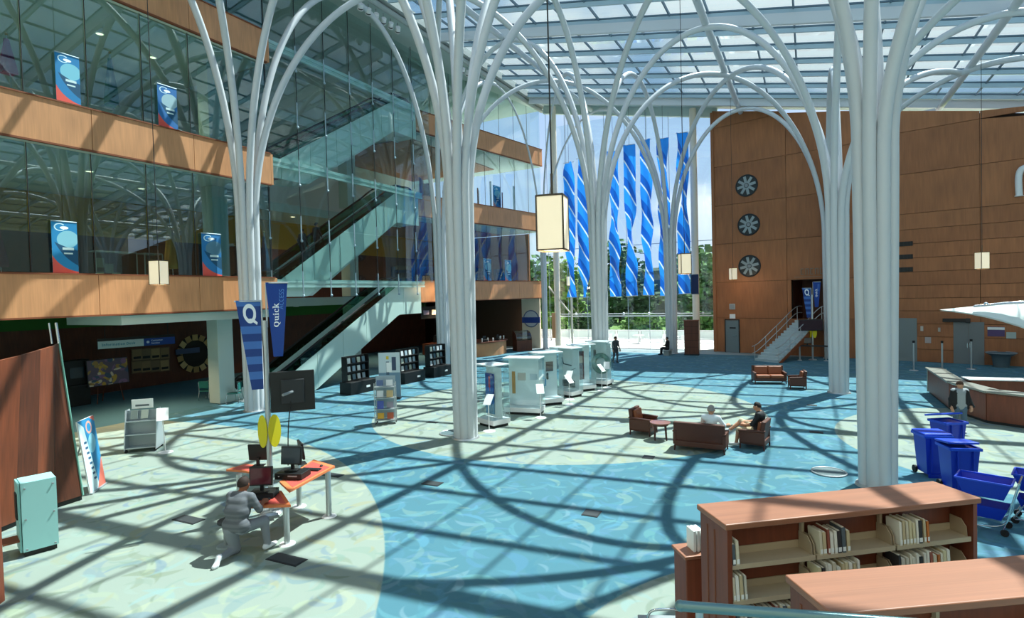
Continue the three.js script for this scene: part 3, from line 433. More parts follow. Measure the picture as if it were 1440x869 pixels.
// ---------------------------------------------------------------- twisted blue banners before the end wall
{
  const tex = canvasTex(64, 512, (c, w, h) => { c.fillStyle = '#2c9bff'; c.fillRect(0, 0, w, h); for (let k = 0; k < 6; k++) { const y = k * 86 + 20; c.fillStyle = '#1768cf'; c.beginPath(); c.moveTo(0, y); c.quadraticCurveTo(w * 0.8, y + 30, w, y + 80); c.lineTo(w, y + 100); c.quadraticCurveTo(w * 0.5, y + 60, 0, y + 30); c.fill(); c.strokeStyle = '#e8f2fa'; c.lineWidth = 6; c.beginPath(); c.moveTo(0, y + 32); c.quadraticCurveTo(w * 0.5, y + 62, w, y + 102); c.stroke(); } });
  const m = new THREE.MeshPhysicalMaterial({ map: tex, roughness: 0.9, side: THREE.DoubleSide, transmission: 0.55, thickness: 0, color: 0xffffff });
  const bs = [[804, 228, 418], [822, 222, 418], [866, 212, 417], [889, 203, 416], [912, 196, 415], [936, 194, 416], [963, 186, 413]];
  bs.forEach(([px, t0, t1], i) => {
    const z = 1.25 + (i % 2) * 0.4, a = onZ(px, t0, z), b = onZ(px, t1, z), h = a.y - b.y, w = 0.95;
    const o = thing('twisted_banner', `long twisted blue fabric banner, ${ORD[i]} from the tower corner before the end wall`, 'banner', [b.x, b.y, z], 0, 'blue end wall banners');
    const g = new THREE.PlaneGeometry(w, h, 6, 60), p = g.attributes.position;
    for (let k = 0; k < p.count; k++) { const y = p.getY(k) / h + 0.5, an = Math.sin(y * 7 + i * 1.7) * 0.7 + 0.3 * Math.sin(y * 13 + i), x = p.getX(k), c = 0.12 * Math.sin(x / w * 6 + y * 12); p.setXYZ(k, x * Math.cos(an) - c * Math.sin(an), p.getY(k) + h / 2, x * Math.sin(an) + c * Math.cos(an)); }
    g.computeVertexNormals(); part('fabric', g, m, o);
    part('top_wire', rod(V(0, h, 0), V(0, roofY(b.x) - 0.15 - b.y, 0), 0.012), M.dark, o); part('top_bar', rod(V(-w / 2, h, 0), V(w / 2, h, 0), 0.025), M.aluminium, o); part('bottom_bar', rod(V(-w / 2, 0, 0), V(w / 2, 0, 0), 0.025), M.aluminium, o);
  });
  const p = onZ(966, 400, 0.9); const o = thing('navy_pole_banner', 'short navy banner on the cream post by the brown pillar', 'banner', [12.9, p.y - 0.8, 0.84]); part('fabric', bx(0.55, 1.5, 0.02, 0, 0.8, 0), mat(0x12264d, 0.8), o); part('arm', [rod(V(-0.3, 1.56, 0), V(0.3, 1.56, 0), 0.02), rod(V(-0.3, 0.04, 0), V(0.3, 0.04, 0), 0.02)], M.grey, o);
}
// ---------------------------------------------------------------- outside the end wall
{
  struct('ground_outside', 'sunlit pale paving outside', [bx(140, 0.2, 16, 0, -0.12, -8.2)], mat(0xdad6cc, 0.9));
  struct('lawn_outside', 'green lawn beyond the paving ground', [bx(300, 0.2, 120, 0, -0.14, -76)], mat(0x5a7a38, 0.95));
  // low white balustrade wall, with posts and rails
  { const t = thing('white_terrace_rail', 'low white terrace railing on the sunlit paving outside', 'railing', [0, 0, -7]); part('top_rail', bx(34, 0.1, 0.14, 4, 1.05, 0), M.white, t); part('bottom_rail', bx(34, 0.1, 0.14, 4, 0.25, 0), M.white, t); for (let k = 0; k < 15; k++) part('post', bx(0.16, 1.1, 0.16, -12 + k * 2.3, 0.55, 0), M.white, t); for (let k = 0; k < 14; k++) part('infill_panel', bx(2.0, 0.66, 0.04, -10.85 + k * 2.3, 0.65, 0), mat(0xdfe9e6, 0.7), t); }
  const leafM = [mat(0x4f7a2c, 0.8), mat(0x3d6a2a, 0.8), mat(0x6a9038, 0.8), mat(0x3a5a34, 0.85)];
  function crown(n, rx, ry, rz, size) { const g = [], base = new THREE.PlaneGeometry(size, size * 0.7); for (let i = 0; i < n; i++) { const u = rnd(-1, 1), a = rnd(0, 6.28), r = Math.pow(rnd(), 0.4), s = Math.sqrt(1 - u * u), q = base.clone(); q.scale(rnd(0.6, 1.4), rnd(0.6, 1.4), 1); q.rotateX(rnd(0, 3)); q.rotateY(rnd(0, 6)); const lump = 1 + 0.25 * Math.sin(a * 3 + u * 5); q.translate(Math.cos(a) * s * r * rx * lump, u * r * ry, Math.sin(a) * s * r * rz * lump); g.push(q); } return geo(g); }
  for (let k = 0; k < 3; k++) leafM.push(mat([0x557f33, 0x44702f, 0x628a3a][k], 0.8));
  leafM.forEach((m) => { m.side = THREE.DoubleSide; });
  const crowns = [crown(1100, 3.2, 3.4, 3.2, 0.55), crown(1100, 2.6, 4.2, 2.6, 0.5), crown(900, 3.6, 2.6, 3.0, 0.55)];
  const spots = [[-16, -22, 0, 1.05], [-7, -21, 1, 1.2], [2, -22, 2, 1.0], [11, -21, 0, 1.05], [20, -22, 1, 1.2], [-25, -23, 2, 1.1], [-30, -38, 1, 1.7], [-17, -37, 0, 1.5], [-5, -38, 1, 1.6], [7, -37, 0, 1.5], [19, -38, 2, 1.4], [-43, -40, 0, 1.7]];
  const tl = ['round leafy street tree outside the glazed end wall', 'tall narrow leafy street tree outside the glazed end wall', 'broad spreading street tree outside the glazed end wall'];
  for (const [x, z, k, s] of spots) { const t = thing('street_tree', tl[k], 'tree', [x, -0.05, z], rnd(0, 6), 'trees outside ' + k); const c = part('crown', crowns[k], leafM[Math.floor(rnd(0, 4))], t); c.scale.setScalar(s); c.position.y = 4.1 * s; part('trunk', rod(V(0, 0, 0), V(0.1, 3.2 * s, 0), 0.16 * s, 0.09 * s), mat(0x4a3a2c, 0.9), t); }
  const hedgeG = crown(1300, 2.4, 1.1, 0.9, 0.34);
  for (let k = 0; k < 8; k++) { const t = thing('clipped_hedge', `leafy green hedge bush outside, ${ORD[k]} along the terrace from the tower side`, 'hedge', [-18 + k * 5.7, -0.05, -14 - (k % 3) * 0.4], rnd(-0.2, 0.2), 'terrace hedge'); const c = part('foliage', hedgeG, leafM[k % 7], t); c.position.y = 1.2; c.scale.set(1, rnd(1.1, 1.4), 1); part('stem', rod(V(0, 0, 0), V(0, 1, 0), 0.08), mat(0x4a3a2c, 0.9), t); }
  // distant pale office block with window bands
  { const t = thing('distant_building', 'brown brick building far behind the trees outside', 'building', [-8, -0.05, -62]); part('walls', bx(54, 8.5, 12, 0, 4.25, 0), mat(0x75706a, 0.9), t); part('roof', bx(55, 0.5, 13, 0, 8.7, 0), mat(0xc9c6be, 0.8), t); for (let r = 0; r < 2; r++) for (let k = 0; k < 16; k++) part('window', bx(1.8, 1.7, 0.1, -24 + k * 3.2, 2.3 + r * 3.6, 6.03), mat(0x2c3a44, 0.2), t); }
  // cafe tables and bench on the paving
  for (const [x, z] of [[3.2, -4.2], [6.8, -5], [10.2, -3.8]]) { const t = thing('white_cafe_table', 'round white cafe table on the sunlit paving outside', 'table', [x, 0, z], 0, 'outdoor tables'); part('table_top', cyl(0.5, 0.5, 0.04, 0, 0.74, 0, 24), M.white, t); part('pedestal', [cyl(0.05, 0.05, 0.7, 0, 0.37, 0), cyl(0.3, 0.34, 0.03, 0, 0.015, 0)], M.white, t); }
  for (const [x, z, a] of [[4.2, -4.4, 1], [2.4, -4.9, 3], [7.7, -4.5, 2], [9.5, -4.6, 4.2], [11.1, -3.3, 0.5]]) { const t = thing('white_cafe_chair', 'white slatted cafe chair on the sunlit paving outside', 'chair', [x, 0, z], a, 'outdoor chairs'); part('seat', rb(0.44, 0.04, 0.44, 0.02, 0, 0.45, 0), M.white, t); part('backrest', rb(0.44, 0.4, 0.04, 0.02, 0, 0.72, 0.2), M.white, t); for (const [u, v] of [[-1, -1], [1, -1], [-1, 1], [1, 1]]) part('leg', rod(V(u * 0.19, 0, v * 0.19), V(u * 0.19, 0.45, v * 0.19), 0.015), M.white, t); }
  // slanted strut and slim post by the entrance
  { const t = thing('entrance_strut', 'slim cream post with slanted strut just inside the end glass', 'post', [2.6, 0, 0.75]); part('post', cyl(0.09, 0.09, 6.0, 0, 3.0, 0, 12), mat(0xe8dccb, 0.6), t); part('strut', rod(V(0, 2.9, 0), V(-2.1, 5.4, 0), 0.07), mat(0xe8dccb, 0.6), t); }
  // railing with small round lamps along the head of the entrance
  { const t = thing('lamp_rail', 'slim horizontal rail with small round lights across the end wall', 'rail', [0, 2.95, 0.4]); part('rail', rod(V(1.5, 0, 0), V(14, 0, 0), 0.03), M.white, t); for (let k = 0; k < 6; k++) part('lamp_globe', new THREE.SphereGeometry(0.11, 12, 8).translate(2.9 + k * 2.1, 0.02, 0.06), mat(0xffffff, 0.3), t); }
}
// ---------------------------------------------------------------- quick access computer kiosks
const qTex = canvasTex(256, 512, (c, w, h) => { c.fillStyle = '#173c82'; c.fillRect(0, 0, w, h); c.fillStyle = '#3f6fb8'; for (const y of [0, 148, 235, 322, 409]) c.fillRect(0, y, w, y ? 44 : 34); c.fillStyle = '#eef3f8'; c.font = 'bold 150px serif'; c.save(); c.translate(128, 84); c.scale(1.25, 1); c.strokeStyle = '#eef3f8'; c.lineWidth = 24; c.beginPath(); c.ellipse(0, -8, 46, 44, 0, 0, 7); c.stroke(); c.beginPath(); c.moveTo(-26, 34); c.quadraticCurveTo(20, 20, 64, 52); c.lineWidth = 18; c.stroke(); c.restore(); });
const quickTex = canvasTex(256, 1024, (c, w, h) => { c.fillStyle = '#103f92'; c.fillRect(0, 0, w, h); c.save(); c.translate(112, 620); c.rotate(-Math.PI / 2); c.fillStyle = '#f2f6fa'; c.font = 'bold 112px serif'; c.fillText('Quick', 0, 36); c.restore(); c.save(); c.translate(196, 372); c.rotate(-Math.PI / 2); c.fillStyle = '#5f93d8'; c.font = '84px sans-serif'; c.fillText('ACCESS', 0, 20); c.restore(); });
const qMat = mat(0xffffff, 0.7, { map: qTex }), quickMat = mat(0xffffff, 0.7, { map: quickTex });
function taperPlate(wTop, wBot, h, skew = 0) { const g = new THREE.PlaneGeometry(1, h, 1, 12), p = g.attributes.position; for (let i = 0; i < p.count; i++) { const k = p.getY(i) / h + 0.5, w = wBot + (wTop - wBot) * k; p.setXYZ(i, p.getX(i) * w + skew * (1 - k), p.getY(i) + h / 2, 0.05 * Math.sin(k * 5) * (p.getX(i) > 0 ? 1 : -0.3)); } g.computeVertexNormals(); return g; }
function kioskPole(x, z, turn, lab, k = 1) {
  const t = thing('banner_pole', lab, 'banner pole', [x, 0, z], turn);
  part('pole', [cyl(0.06, 0.06, 4.35 * k, 0, 2.18 * k, 0, 14)], M.aluminium, t); part('base', [cyl(0.2, 0.26, 0.05, 0, 0.025, 0, 24)], M.aluminium, t);
  const q = part('letter_banner', taperPlate(0.5, 0.24, 2.0 * k, 0.13).translate(-0.32, 2.82 * k, 0.03), qMat, t, 'striped blue banner with a white letter Q'); part('banner_back', taperPlate(0.5, 0.24, 2.0 * k, 0.13).translate(-0.32, 2.82 * k, 0.022), M.navy, t); part('batten', [rod(V(-0.6, 4.8 * k, 0.02), V(-0.05, 4.8 * k, 0.02), 0.018), rod(V(-0.05, 4.8 * k, 0), V(-0.05, 3.9 * k, 0), 0.02)], M.aluminium, t);
  part('word_banner', taperPlate(0.46, 0.2, 1.68 * k, -0.02).translate(0.28, 3.53 * k, 0.03), quickMat, t, 'blue banner reading Quick ACCESS sideways'); part('banner_back', taperPlate(0.46, 0.2, 1.68 * k, -0.02).translate(0.28, 3.53 * k, 0.022), M.navy, t); part('batten', [rod(V(0.05, 5.2 * k, 0.02), V(0.52, 5.2 * k, 0.02), 0.018), rod(V(0.05, 5.2 * k, 0), V(0.05, 4.2 * k, 0), 0.02)], M.aluminium, t);
  for (const a of [0.5, -0.9]) part('yellow_oval', cyl(1, 1, 0.02, 0, 0, 0, 28).rotateX(Math.PI / 2).scale(0.15, 0.37, 1).translate(0.1 * Math.sign(a), 0, 0.08).rotateY(a).translate(0, 1.85 * k, 0), mat(0xd9cf1e, 0.55), t);
  return t;
}
function monitor(x, y, z, turn, lab, shade = 0x2a1a20, group) { const t = thing('computer_monitor', lab, 'monitor', [x, y, z], turn, group); part('case', rb(0.46, 0.38, 0.05, 0.012, 0, 0.32, 0, 0, -0.12), M.black, t); part('screen', bx(0.41, 0.32, 0.006, 0, 0.325, 0.028, 0, -0.12), mat(shade, 0.15), t); part('neck', bx(0.07, 0.2, 0.04, 0, 0.1, -0.03), M.black, t); part('base', rb(0.26, 0.02, 0.2, 0.008, 0, 0.01, 0), M.black, t); return t; }
function keyboard(x, y, z, turn, lab) { const t = thing('keyboard', lab, 'keyboard', [x, y, z], turn); part('body', rb(0.44, 0.025, 0.16, 0.008, 0, 0.013, 0), M.black, t); part('keys', [...Array(36)].map((_, i) => bx(0.028, 0.01, 0.028, -0.19 + (i % 12) * 0.0345, 0.028, -0.04 + Math.floor(i / 12) * 0.038)), M.dark, t).userData.kind = 'stuff'; return t; }
{
  const P = onFloor(382, 720);
  kioskPole(P.x, P.z, 0.9, 'aluminium pole with striped Q banner and Quick ACCESS banner over the computer desks');
  const orange = mat(0xd87a4a, 0.5), red = mat(0xc8544a, 0.5);
  const wing = (name, pts, h, legs, lab) => { const t = thing('computer_desk', lab, 'desk'); const sh2 = new THREE.Shape(pts.map(([x, z]) => new THREE.Vector2(x, -z))); const g = new THREE.ExtrudeGeometry(sh2, { depth: 0.045, bevelEnabled: false }).rotateX(-Math.PI / 2).translate(0, h - 0.045, 0); part('desk_top', g, orange, t); const c = pts.reduce((a, p) => [a[0] + p[0] / pts.length, a[1] + p[1] / pts.length], [0, 0]); const inner = new THREE.Shape(pts.map(([x, z]) => new THREE.Vector2(c[0] + (x - c[0]) * 0.82, -(c[1] + (z - c[1]) * 0.82)))); part('inlay', new THREE.ExtrudeGeometry(inner, { depth: 0.003, bevelEnabled: false }).rotateX(-Math.PI / 2).translate(0, h, 0), red, t); for (const [x, z] of legs) { const l = part('leg', [cyl(0.06, 0.06, h - 0.05, x, (h - 0.05) / 2, z, 14)], M.aluminium, t); part('foot', [cyl(0.14, 0.16, 0.02, x, 0.01, z, 18)], M.white, l); } return t; };
  const q = (px, py, h) => { const p = onFloor(px, py, h); return [p.x, p.z]; };
  wing('a', [q(393, 677, 1.06), q(407, 690, 1.06), q(471, 655, 1.06), q(441, 646, 1.06)], 1.06, [q(463, 726, 0), q(421, 712, 0)], 'standing height orange topped computer desk with monitors beside the pole');
  wing('b', [q(336, 700, 0.8), q(350, 712, 0.8), q(409, 710, 0.8), q(396, 690, 0.8), q(372, 688, 0.8)], 0.8, [q(404, 765, 0)], 'low orange topped computer desk where the man kneels');
  wing('c', [q(318, 660, 0.95), q(345, 662, 0.95), q(372, 668, 0.95), q(371, 655, 0.95), q(345, 652, 0.95)], 0.95, [q(338, 722, 0)], 'far orange topped computer desk behind the pole');
  const at = (px, py, h) => onFloor(px, py, h);
  let p = at(368, 692, 0.92); monitor(p.x, 0.93, p.z, 0.55, 'dark monitor with reddish screen facing the kneeling man', 0x55202a);
  p = at(371, 698, 0.8); { const t = thing('computer_case', 'flat black desktop computer under the reddish monitor', 'computer', [p.x, 0.803, p.z], 0.55); part('case', rb(0.5, 0.12, 0.36, 0.01, 0, 0.06, 0), M.black, t); part('front_panel', bx(0.46, 0.06, 0.01, 0, 0.06, 0.182), M.dark, t); }
  p = at(385, 703, 0.8); keyboard(p.x - 0.28, 0.803, p.z + 0.1, 0.55, 'black keyboard on the low desk before the kneeling man');
  p = at(411, 664, 1.16); monitor(p.x, 1.2, p.z, 0.35, 'dark monitor with grey screen on the standing height desk', 0x39434a);
  p = at(412, 671, 1.06); { const t = thing('computer_case', 'flat black desktop computer with pale disc drive on the standing height desk', 'computer', [p.x, 1.065, p.z], 0.35); part('case', rb(0.6, 0.13, 0.4, 0.01, 0, 0.065, 0), M.black, t); part('drive_tray', bx(0.2, 0.03, 0.01, 0.1, 0.08, 0.202), M.grey, t); part('button', cyl(0.015, 0.015, 0.01, -0.2, 0.07, 0.205, 10).rotateX(0), M.white, t); }
  p = at(424, 652, 1.06); monitor(p.x, 1.065, p.z, 2.6, 'black monitor turned away on the standing height desk', 0x2a2f33);
  p = at(437, 661, 1.06); keyboard(p.x, 1.065, p.z, 0.3, 'black keyboard on the standing height desk');
  p = at(452, 656, 1.06); { const t = thing('computer_mouse', 'black mouse on the standing height desk', 'mouse', [p.x, 1.065, p.z], 0.6); part('shell', new THREE.SphereGeometry(0.05, 12, 8).scale(0.7, 0.4, 1).translate(0, 0.015, 0), M.black, t); part('wheel', bx(0.008, 0.01, 0.02, 0, 0.033, -0.025), M.grey, t); }
  p = at(364, 655, 0.95); monitor(p.x, 0.953, p.z, 3.6, 'black monitor turned away on the far desk', 0x2a2f33);
  { const c = camera.position, t = thing('wall_television', 'large black television seen from behind, hung on the banner pole', 'television', [P.x + 0.36, 2.3, P.z - 0.4], 4.0); part('panel', rb(0.95, 0.92, 0.07, 0.015, 0, 0.42, 0), M.black, t); part('back_housing', rb(0.5, 0.55, 0.06, 0.02, 0, 0.42, -0.06), M.dark, t); part('bracket', [rod(V(0, 0.42, -0.08), V(0.2, 0.42, -0.5), 0.03)], M.grey, t); part('cable', tube([V(0.05, 0.2, -0.09), V(0.12, -0.4, -0.2), V(0.15, -1.2, -0.3)], 0.012), M.black, t); }
  // stool under the seated man
  p = onFloor(318, 768); { const t = thing('round_stool', 'round stool on a slim grey post behind the kneeling man', 'stool', [p.x, 0, p.z]); part('seat', cyl(0.2, 0.2, 0.05, 0.06, 0.5, -0.03, 24), M.dark, t); part('post', cyl(0.04, 0.04, 0.48, 0, 0.25, 0, 12), M.grey, t); part('base', cyl(0.16, 0.18, 0.025, 0, 0.013, 0, 20), M.stone, t); }
  // far kiosk by the stairs
  const K = onFloor(1143, 506);
  kioskPole(K.x, K.z, 0.0, 'banner pole with small striped Q banner standing by the stairs', 0.98);
  { const t = thing('computer_desk', 'dark computer desk around the banner pole by the stairs', 'desk', [K.x, 0, K.z]); part('desk_top', [rb(1.7, 0.05, 0.7, 0.02, 0, 0.95, 0.35)], M.dark, t); for (const s of [-0.75, 0.75]) { const l = part('leg', cyl(0.05, 0.05, 0.93, s, 0.465, 0.4, 12), M.aluminium, t); part('foot', cyl(0.12, 0.14, 0.02, s, 0.01, 0.4, 16), M.white, l); } }
  monitor(K.x - 0.3, 0.975, K.z + 0.35, 0.2, 'black monitor on the dark desk by the stairs', 0x30363c);
  { const t = thing('wall_television', 'wide dark television with red screen on the banner pole by the stairs', 'television', [K.x - 0.1, 2.0, K.z + 0.25], 0.35); part('panel', rb(1.5, 0.75, 0.08, 0.02, 0, 0.3, 0), M.black, t); part('screen', bx(1.38, 0.62, 0.01, 0, 0.3, 0.042), mat(0x3a2028, 0.2), t); part('bracket', bx(0.2, 0.2, 0.25, 0, 0.3, -0.14), M.grey, t); }
}
// ---------------------------------------------------------------- clear display cases
{
  const specs = [[10.37, 28.05, -0.37, 0.95, 'first clear display case, with a blue panel, next to the branching column', 0], [10.5, 25.75, 0.15, 1.5, 'clear display case with framed pictures and gold strip, second from the column', 1], [10.55, 23.75, 0.85, 1.3, 'clear display case with blue box and framed portrait, third from the column', 2], [10.6, 21.55, -0.35, 1.35, 'white backed display case with a dark label plate, fourth from the column', 3], [10.75, 20.0, 0.9, 1.2, 'clear display case with a tall dark red poster, fifth from the column', 4], [11.05, 18.15, -0.1, 1.2, 'display case with a green leafy wreath, last in the row', 5]];
  const tx = canvasTex(128, 256, (c, w, h) => { c.fillStyle = '#24489c'; c.fillRect(0, 0, w, h); c.fillStyle = '#1f7fb0'; c.fillRect(0, h * 0.6, w, h * 0.4); c.fillStyle = '#d04a4a'; c.fillRect(w * 0.36, 20, w * 0.2, h * 0.36); c.fillStyle = '#3f6fd0'; for (let i = 0; i < 12; i++) c.fillRect(8 + (i % 4) * 30, 90 + Math.floor(i / 4) * 40, 20, 24); });
  specs.forEach(([x, z, turn, w, lab, k], i) => {
    const t = thing('display_case', lab, 'display case', [x, 0, z], turn, 'row of display cases'), d = 0.8, H = 2.25;
    part('kick_base', bx(w - 0.12, 0.1, d - 0.12, 0, 0.05, 0), M.black, t); part('plinth', rb(w, 0.18, d, 0.015, 0, 0.19, 0), M.white, t);
    part('glass_front', bx(w, H - 0.3, 0.012, 0, 0.28 + (H - 0.3) / 2, d / 2 - 0.01), M.clear, t); part('glass_back', bx(w, H - 0.3, 0.012, 0, 0.28 + (H - 0.3) / 2, -d / 2 + 0.01), M.clear, t); for (const s of [-1, 1]) part('glass_side', bx(0.012, H - 0.3, d - 0.02, s * (w / 2 - 0.006), 0.28 + (H - 0.3) / 2, 0), M.clear, t);
    part('top_cap', rb(w + 0.02, 0.05, d + 0.02, 0.01, 0, H, 0), mat(0xd9e6ea, 0.4), t); part('back_panel', bx(w - 0.08, H - 0.4, 0.03, 0, 0.3 + (H - 0.4) / 2, k === 0 ? -0.05 : -0.18), mat(0xe4e9ec, 0.7), t);
    const F = k === 0 ? -0.02 : -0.15;
    if (k === 0) part('blue_panel', plate(w * 0.55, 1.5, -w * 0.2, 1.15, F + 0.02), mat(0xffffff, 0.6, { map: tx }), t); else if (k === 1) { part('gold_strip', bx(0.14, 0.9, 0.02, -0.5, 1.2, F), mat(0xc58a3c, 0.5), t); part('framed_sheet', bx(0.34, 0.3, 0.02, -0.15, 1.45, F), mat(0xc7b4a8, 0.7), t); part('framed_sheet', bx(0.3, 0.24, 0.02, 0.35, 1.45, F), mat(0xbcc7d2, 0.7), t); } else if (k === 2) { part('portrait', bx(0.34, 0.42, 0.03, 0.25, 1.6, F), mat(0x6d5a58, 0.6), t); part('blue_box', bx(0.35, 0.3, 0.25, -0.2, 0.95, F + 0.1), mat(0x2a8fc0, 0.5), t); part('small_figure', new THREE.CapsuleGeometry(0.05, 0.2, 4, 8).translate(0.1, 1.2, F + 0.1), M.black, t); } else if (k === 3) { part('label_plate', bx(0.8, 0.3, 0.02, 0, 0.55, F + 0.02), mat(0x55626a, 0.5), t); part('model_arm', [rod(V(-0.4, 1.75, F), V(-0.3, 1.45, F), 0.02), rod(V(-0.3, 1.45, F), V(0.2, 1.4, F), 0.025)], M.dark, t); part('model_arm', rod(V(0, 1.1, F), V(0.45, 1.3, F), 0.015), M.grey, t); } else if (k === 4) { part('dark_poster', bx(0.5, 1.4, 0.02, 0, 1.2, F), mat(0x5c2a30, 0.6), t); part('poster_face', bx(0.3, 0.36, 0.01, 0.02, 1.5, F + 0.015), mat(0xc79a80, 0.6), t); } else { part('wreath', new THREE.TorusGeometry(0.42, 0.13, 8, 22).translate(0.05, 1.1, F + 0.05), mat(0x7f9a8c, 0.9), t); part('black_figure', new THREE.CapsuleGeometry(0.07, 0.3, 4, 8).translate(-0.3, 1.6, F + 0.05), M.black, t); }
    // slanted caption placard on a slim stand
    const c = Math.cos(turn), s = Math.sin(turn), ox = w / 2 + 0.12, oz = d / 2 + 0.3, X = x + ox * c + oz * s, Z = z - ox * s + oz * c;
    const pl = thing('caption_stand', ['slanted white caption placard before the blue panel case', 'slanted white caption placard before the framed pictures case', 'slanted white caption placard before the portrait case', 'slanted white caption placard before the white backed case', 'slanted white caption placard before the red poster case', 'slanted white caption placard before the wreath case'][k], 'placard', [X, 0, Z], turn + 0.4, 'caption placards');
    part('foot', cyl(0.2, 0.22, 0.02, 0, 0.01, 0, 20), M.white, pl); part('stem', rod(V(0, 0, 0), V(0, 1.02, 0), 0.014), M.white, pl); part('placard', rb(0.3, 0.45, 0.015, 0.006, 0, 1.12, 0, 0, -0.75), M.paper, pl);
  });
}
// ---------------------------------------------------------------- racks, black book displays, posters
{
  let p = onFloor(203, 632);
  { const t = thing('metal_brochure_rack', 'silver sloped brochure rack with a white sign on top', 'rack', [p.x, 0, p.z], 0.75), al = mat(0xb9c2c6, 0.4, { metalness: 0.4 }); for (const s of [-0.45, 0.45]) { const g = extr([[-0.4, 0.08], [0.4, 0.08], [0.18, 1.35], [-0.18, 1.35]], 0.02).rotateY(Math.PI / 2).translate(s, 0, 0); part('side_panel', g, al, t); } for (let k = 0; k < 3; k++) part('shelf', bx(0.92, 0.03, 0.62 - k * 0.14, 0, 0.14 + k * 0.42, 0.04), al, t); part('back_panel', bx(0.88, 1.2, 0.02, 0, 0.72, 0), mat(0x9aa5aa, 0.5), t); part('sign', bx(0.62, 0.3, 0.02, 0, 1.52, 0), M.paper, t); part('sign_print', bx(0.4, 0.06, 0.004, 0, 1.47, 0.013), mat(0x60686e, 0.7), t); for (const [a, b] of [[-0.42, -0.3], [0.42, -0.3], [-0.42, 0.3], [0.42, 0.3]]) part('caster', new THREE.SphereGeometry(0.05, 10, 8).translate(a, 0.05, b), M.black, t); part('brochure', bx(0.2, 0.28, 0.02, -0.2, 1.2, 0.14, 0, -0.3), mat(0x7f8a86, 0.7), t); part('brochure', bx(0.2, 0.28, 0.02, 0.1, 1.2, 0.14, 0, -0.3), mat(0xa9afa4, 0.7), t); }
  p = onFloor(233, 636); { const t = thing('caption_stand', 'slanted white placard beside the silver brochure rack', 'placard', [p.x, 0, p.z], 1.0); part('foot', cyl(0.2, 0.22, 0.02, 0, 0.01, 0, 20), M.white, t); part('stem', rod(V(0, 0, 0), V(-0.05, 1.15, -0.1), 0.014), M.white, t); part('placard', rb(0.34, 0.5, 0.015, 0.006, -0.05, 1.22, -0.1, 0, -0.8), M.paper, t); }
  p = onFloor(543, 595); { const t = thing('magazine_rack', 'narrow silver magazine rack with papers on four shelves', 'rack', [p.x, 0, p.z], 0.55); for (const [a, b] of [[-0.38, -0.18], [0.38, -0.18], [-0.38, 0.18], [0.38, 0.18]]) part('post', bx(0.03, 1.52, 0.03, a, 0.8, b), M.aluminium, t); for (let k = 0; k < 4; k++) { part('shelf', bx(0.78, 0.02, 0.4, 0, 0.15 + k * 0.42, 0), M.aluminium, t); part('back_sheet', bx(0.74, 0.36, 0.01, 0, 0.36 + k * 0.42, -0.17), mat(0x9eb2bd, 0.6), t); } const cols = [0xd8a838, 0xb0573c, 0x4a5fb0, 0x8f8a9a, 0xd8dde2, 0xc9b080, 0x5a6f98, 0xe0e4e6]; for (let k = 0; k < 8; k++) part('magazine', bx(0.24, rnd(0.2, 0.3), 0.03, (k % 2 ? 0.18 : -0.18), 0.3 + (k >> 1) * 0.42, 0.06, 0, -0.2), mat(cols[k], 0.6), t); for (const [a, b] of [[-0.36, -0.16], [0.36, -0.16], [-0.36, 0.16], [0.36, 0.16]]) part('caster', new THREE.SphereGeometry(0.035, 8, 6).translate(a, 0.035, b), M.black, t); }
  p = onFloor(549, 561); { const tx = canvasTex(128, 256, (c, w, h) => { c.fillStyle = '#c9d8de'; c.fillRect(0, 0, w, h); c.fillStyle = '#6f8fa6'; c.fillRect(0, h * 0.45, w, h * 0.55); c.fillStyle = '#4d6275'; c.fillRect(w * 0.35, h * 0.2, w * 0.14, h * 0.3); c.fillStyle = '#3a4a66'; c.fillRect(w * 0.62, h * 0.1, w * 0.2, h * 0.3); c.fillStyle = '#f0f3f4'; c.fillRect(w * 0.36, h * 0.22, w * 0.25, h * 0.22); c.fillStyle = '#d8b83a'; c.fillRect(w * 0.36, h * 0.08, w * 0.12, h * 0.07); c.fillStyle = '#b86a5a'; c.fillRect(0, h * 0.62, w * 0.7, h * 0.05); }); const t = thing('standing_poster', 'tall pale blue photo poster standing behind the magazine rack', 'poster', [p.x, 0, p.z], 0.5); part('print', plate(1.0, 2.1, 0, 1.15, 0.02), mat(0xffffff, 0.6, { map: tx }), t); part('board', bx(1.02, 2.12, 0.03, 0, 1.15, 0), M.grey, t); part('base', bx(1.0, 0.08, 0.4, 0, 0.04, 0), M.black, t); }
  const bd = [[0.2, 24.3, 'black tiered book display nearest the escalator side', 1.5], [0.6, 20.6, 'black tiered book display with pale books, between the other two', 1.5], [0.75, 18.1, 'black tiered book display tucked behind the branching column', 1.5]];
  bd.forEach(([x, z, lab, w], i) => {
    const t = thing('book_display', lab, 'bookshelf', [x, 0, z], Math.PI / 2 - 0.05, 'black book displays');
    part('base_box', rb(w + 0.25, 0.62, 0.8, 0.015, 0, 0.31, 0.05), M.black, t); part('back_board', bx(w, 1.25, 0.08, 0, 1.25, -0.25), M.black, t); for (const s of [-1, 1]) part('side_board', bx(0.05, 1.25, 0.35, s * w / 2, 1.25, -0.1), M.black, t); for (let r = 0; r < 3; r++) part('shelf', bx(w, 0.03, 0.32, 0, 0.66 + r * 0.42, -0.08), M.black, t); part('label_plate', bx(0.25, 0.1, 0.01, 0.3, 0.3, 0.456), M.paper, t);
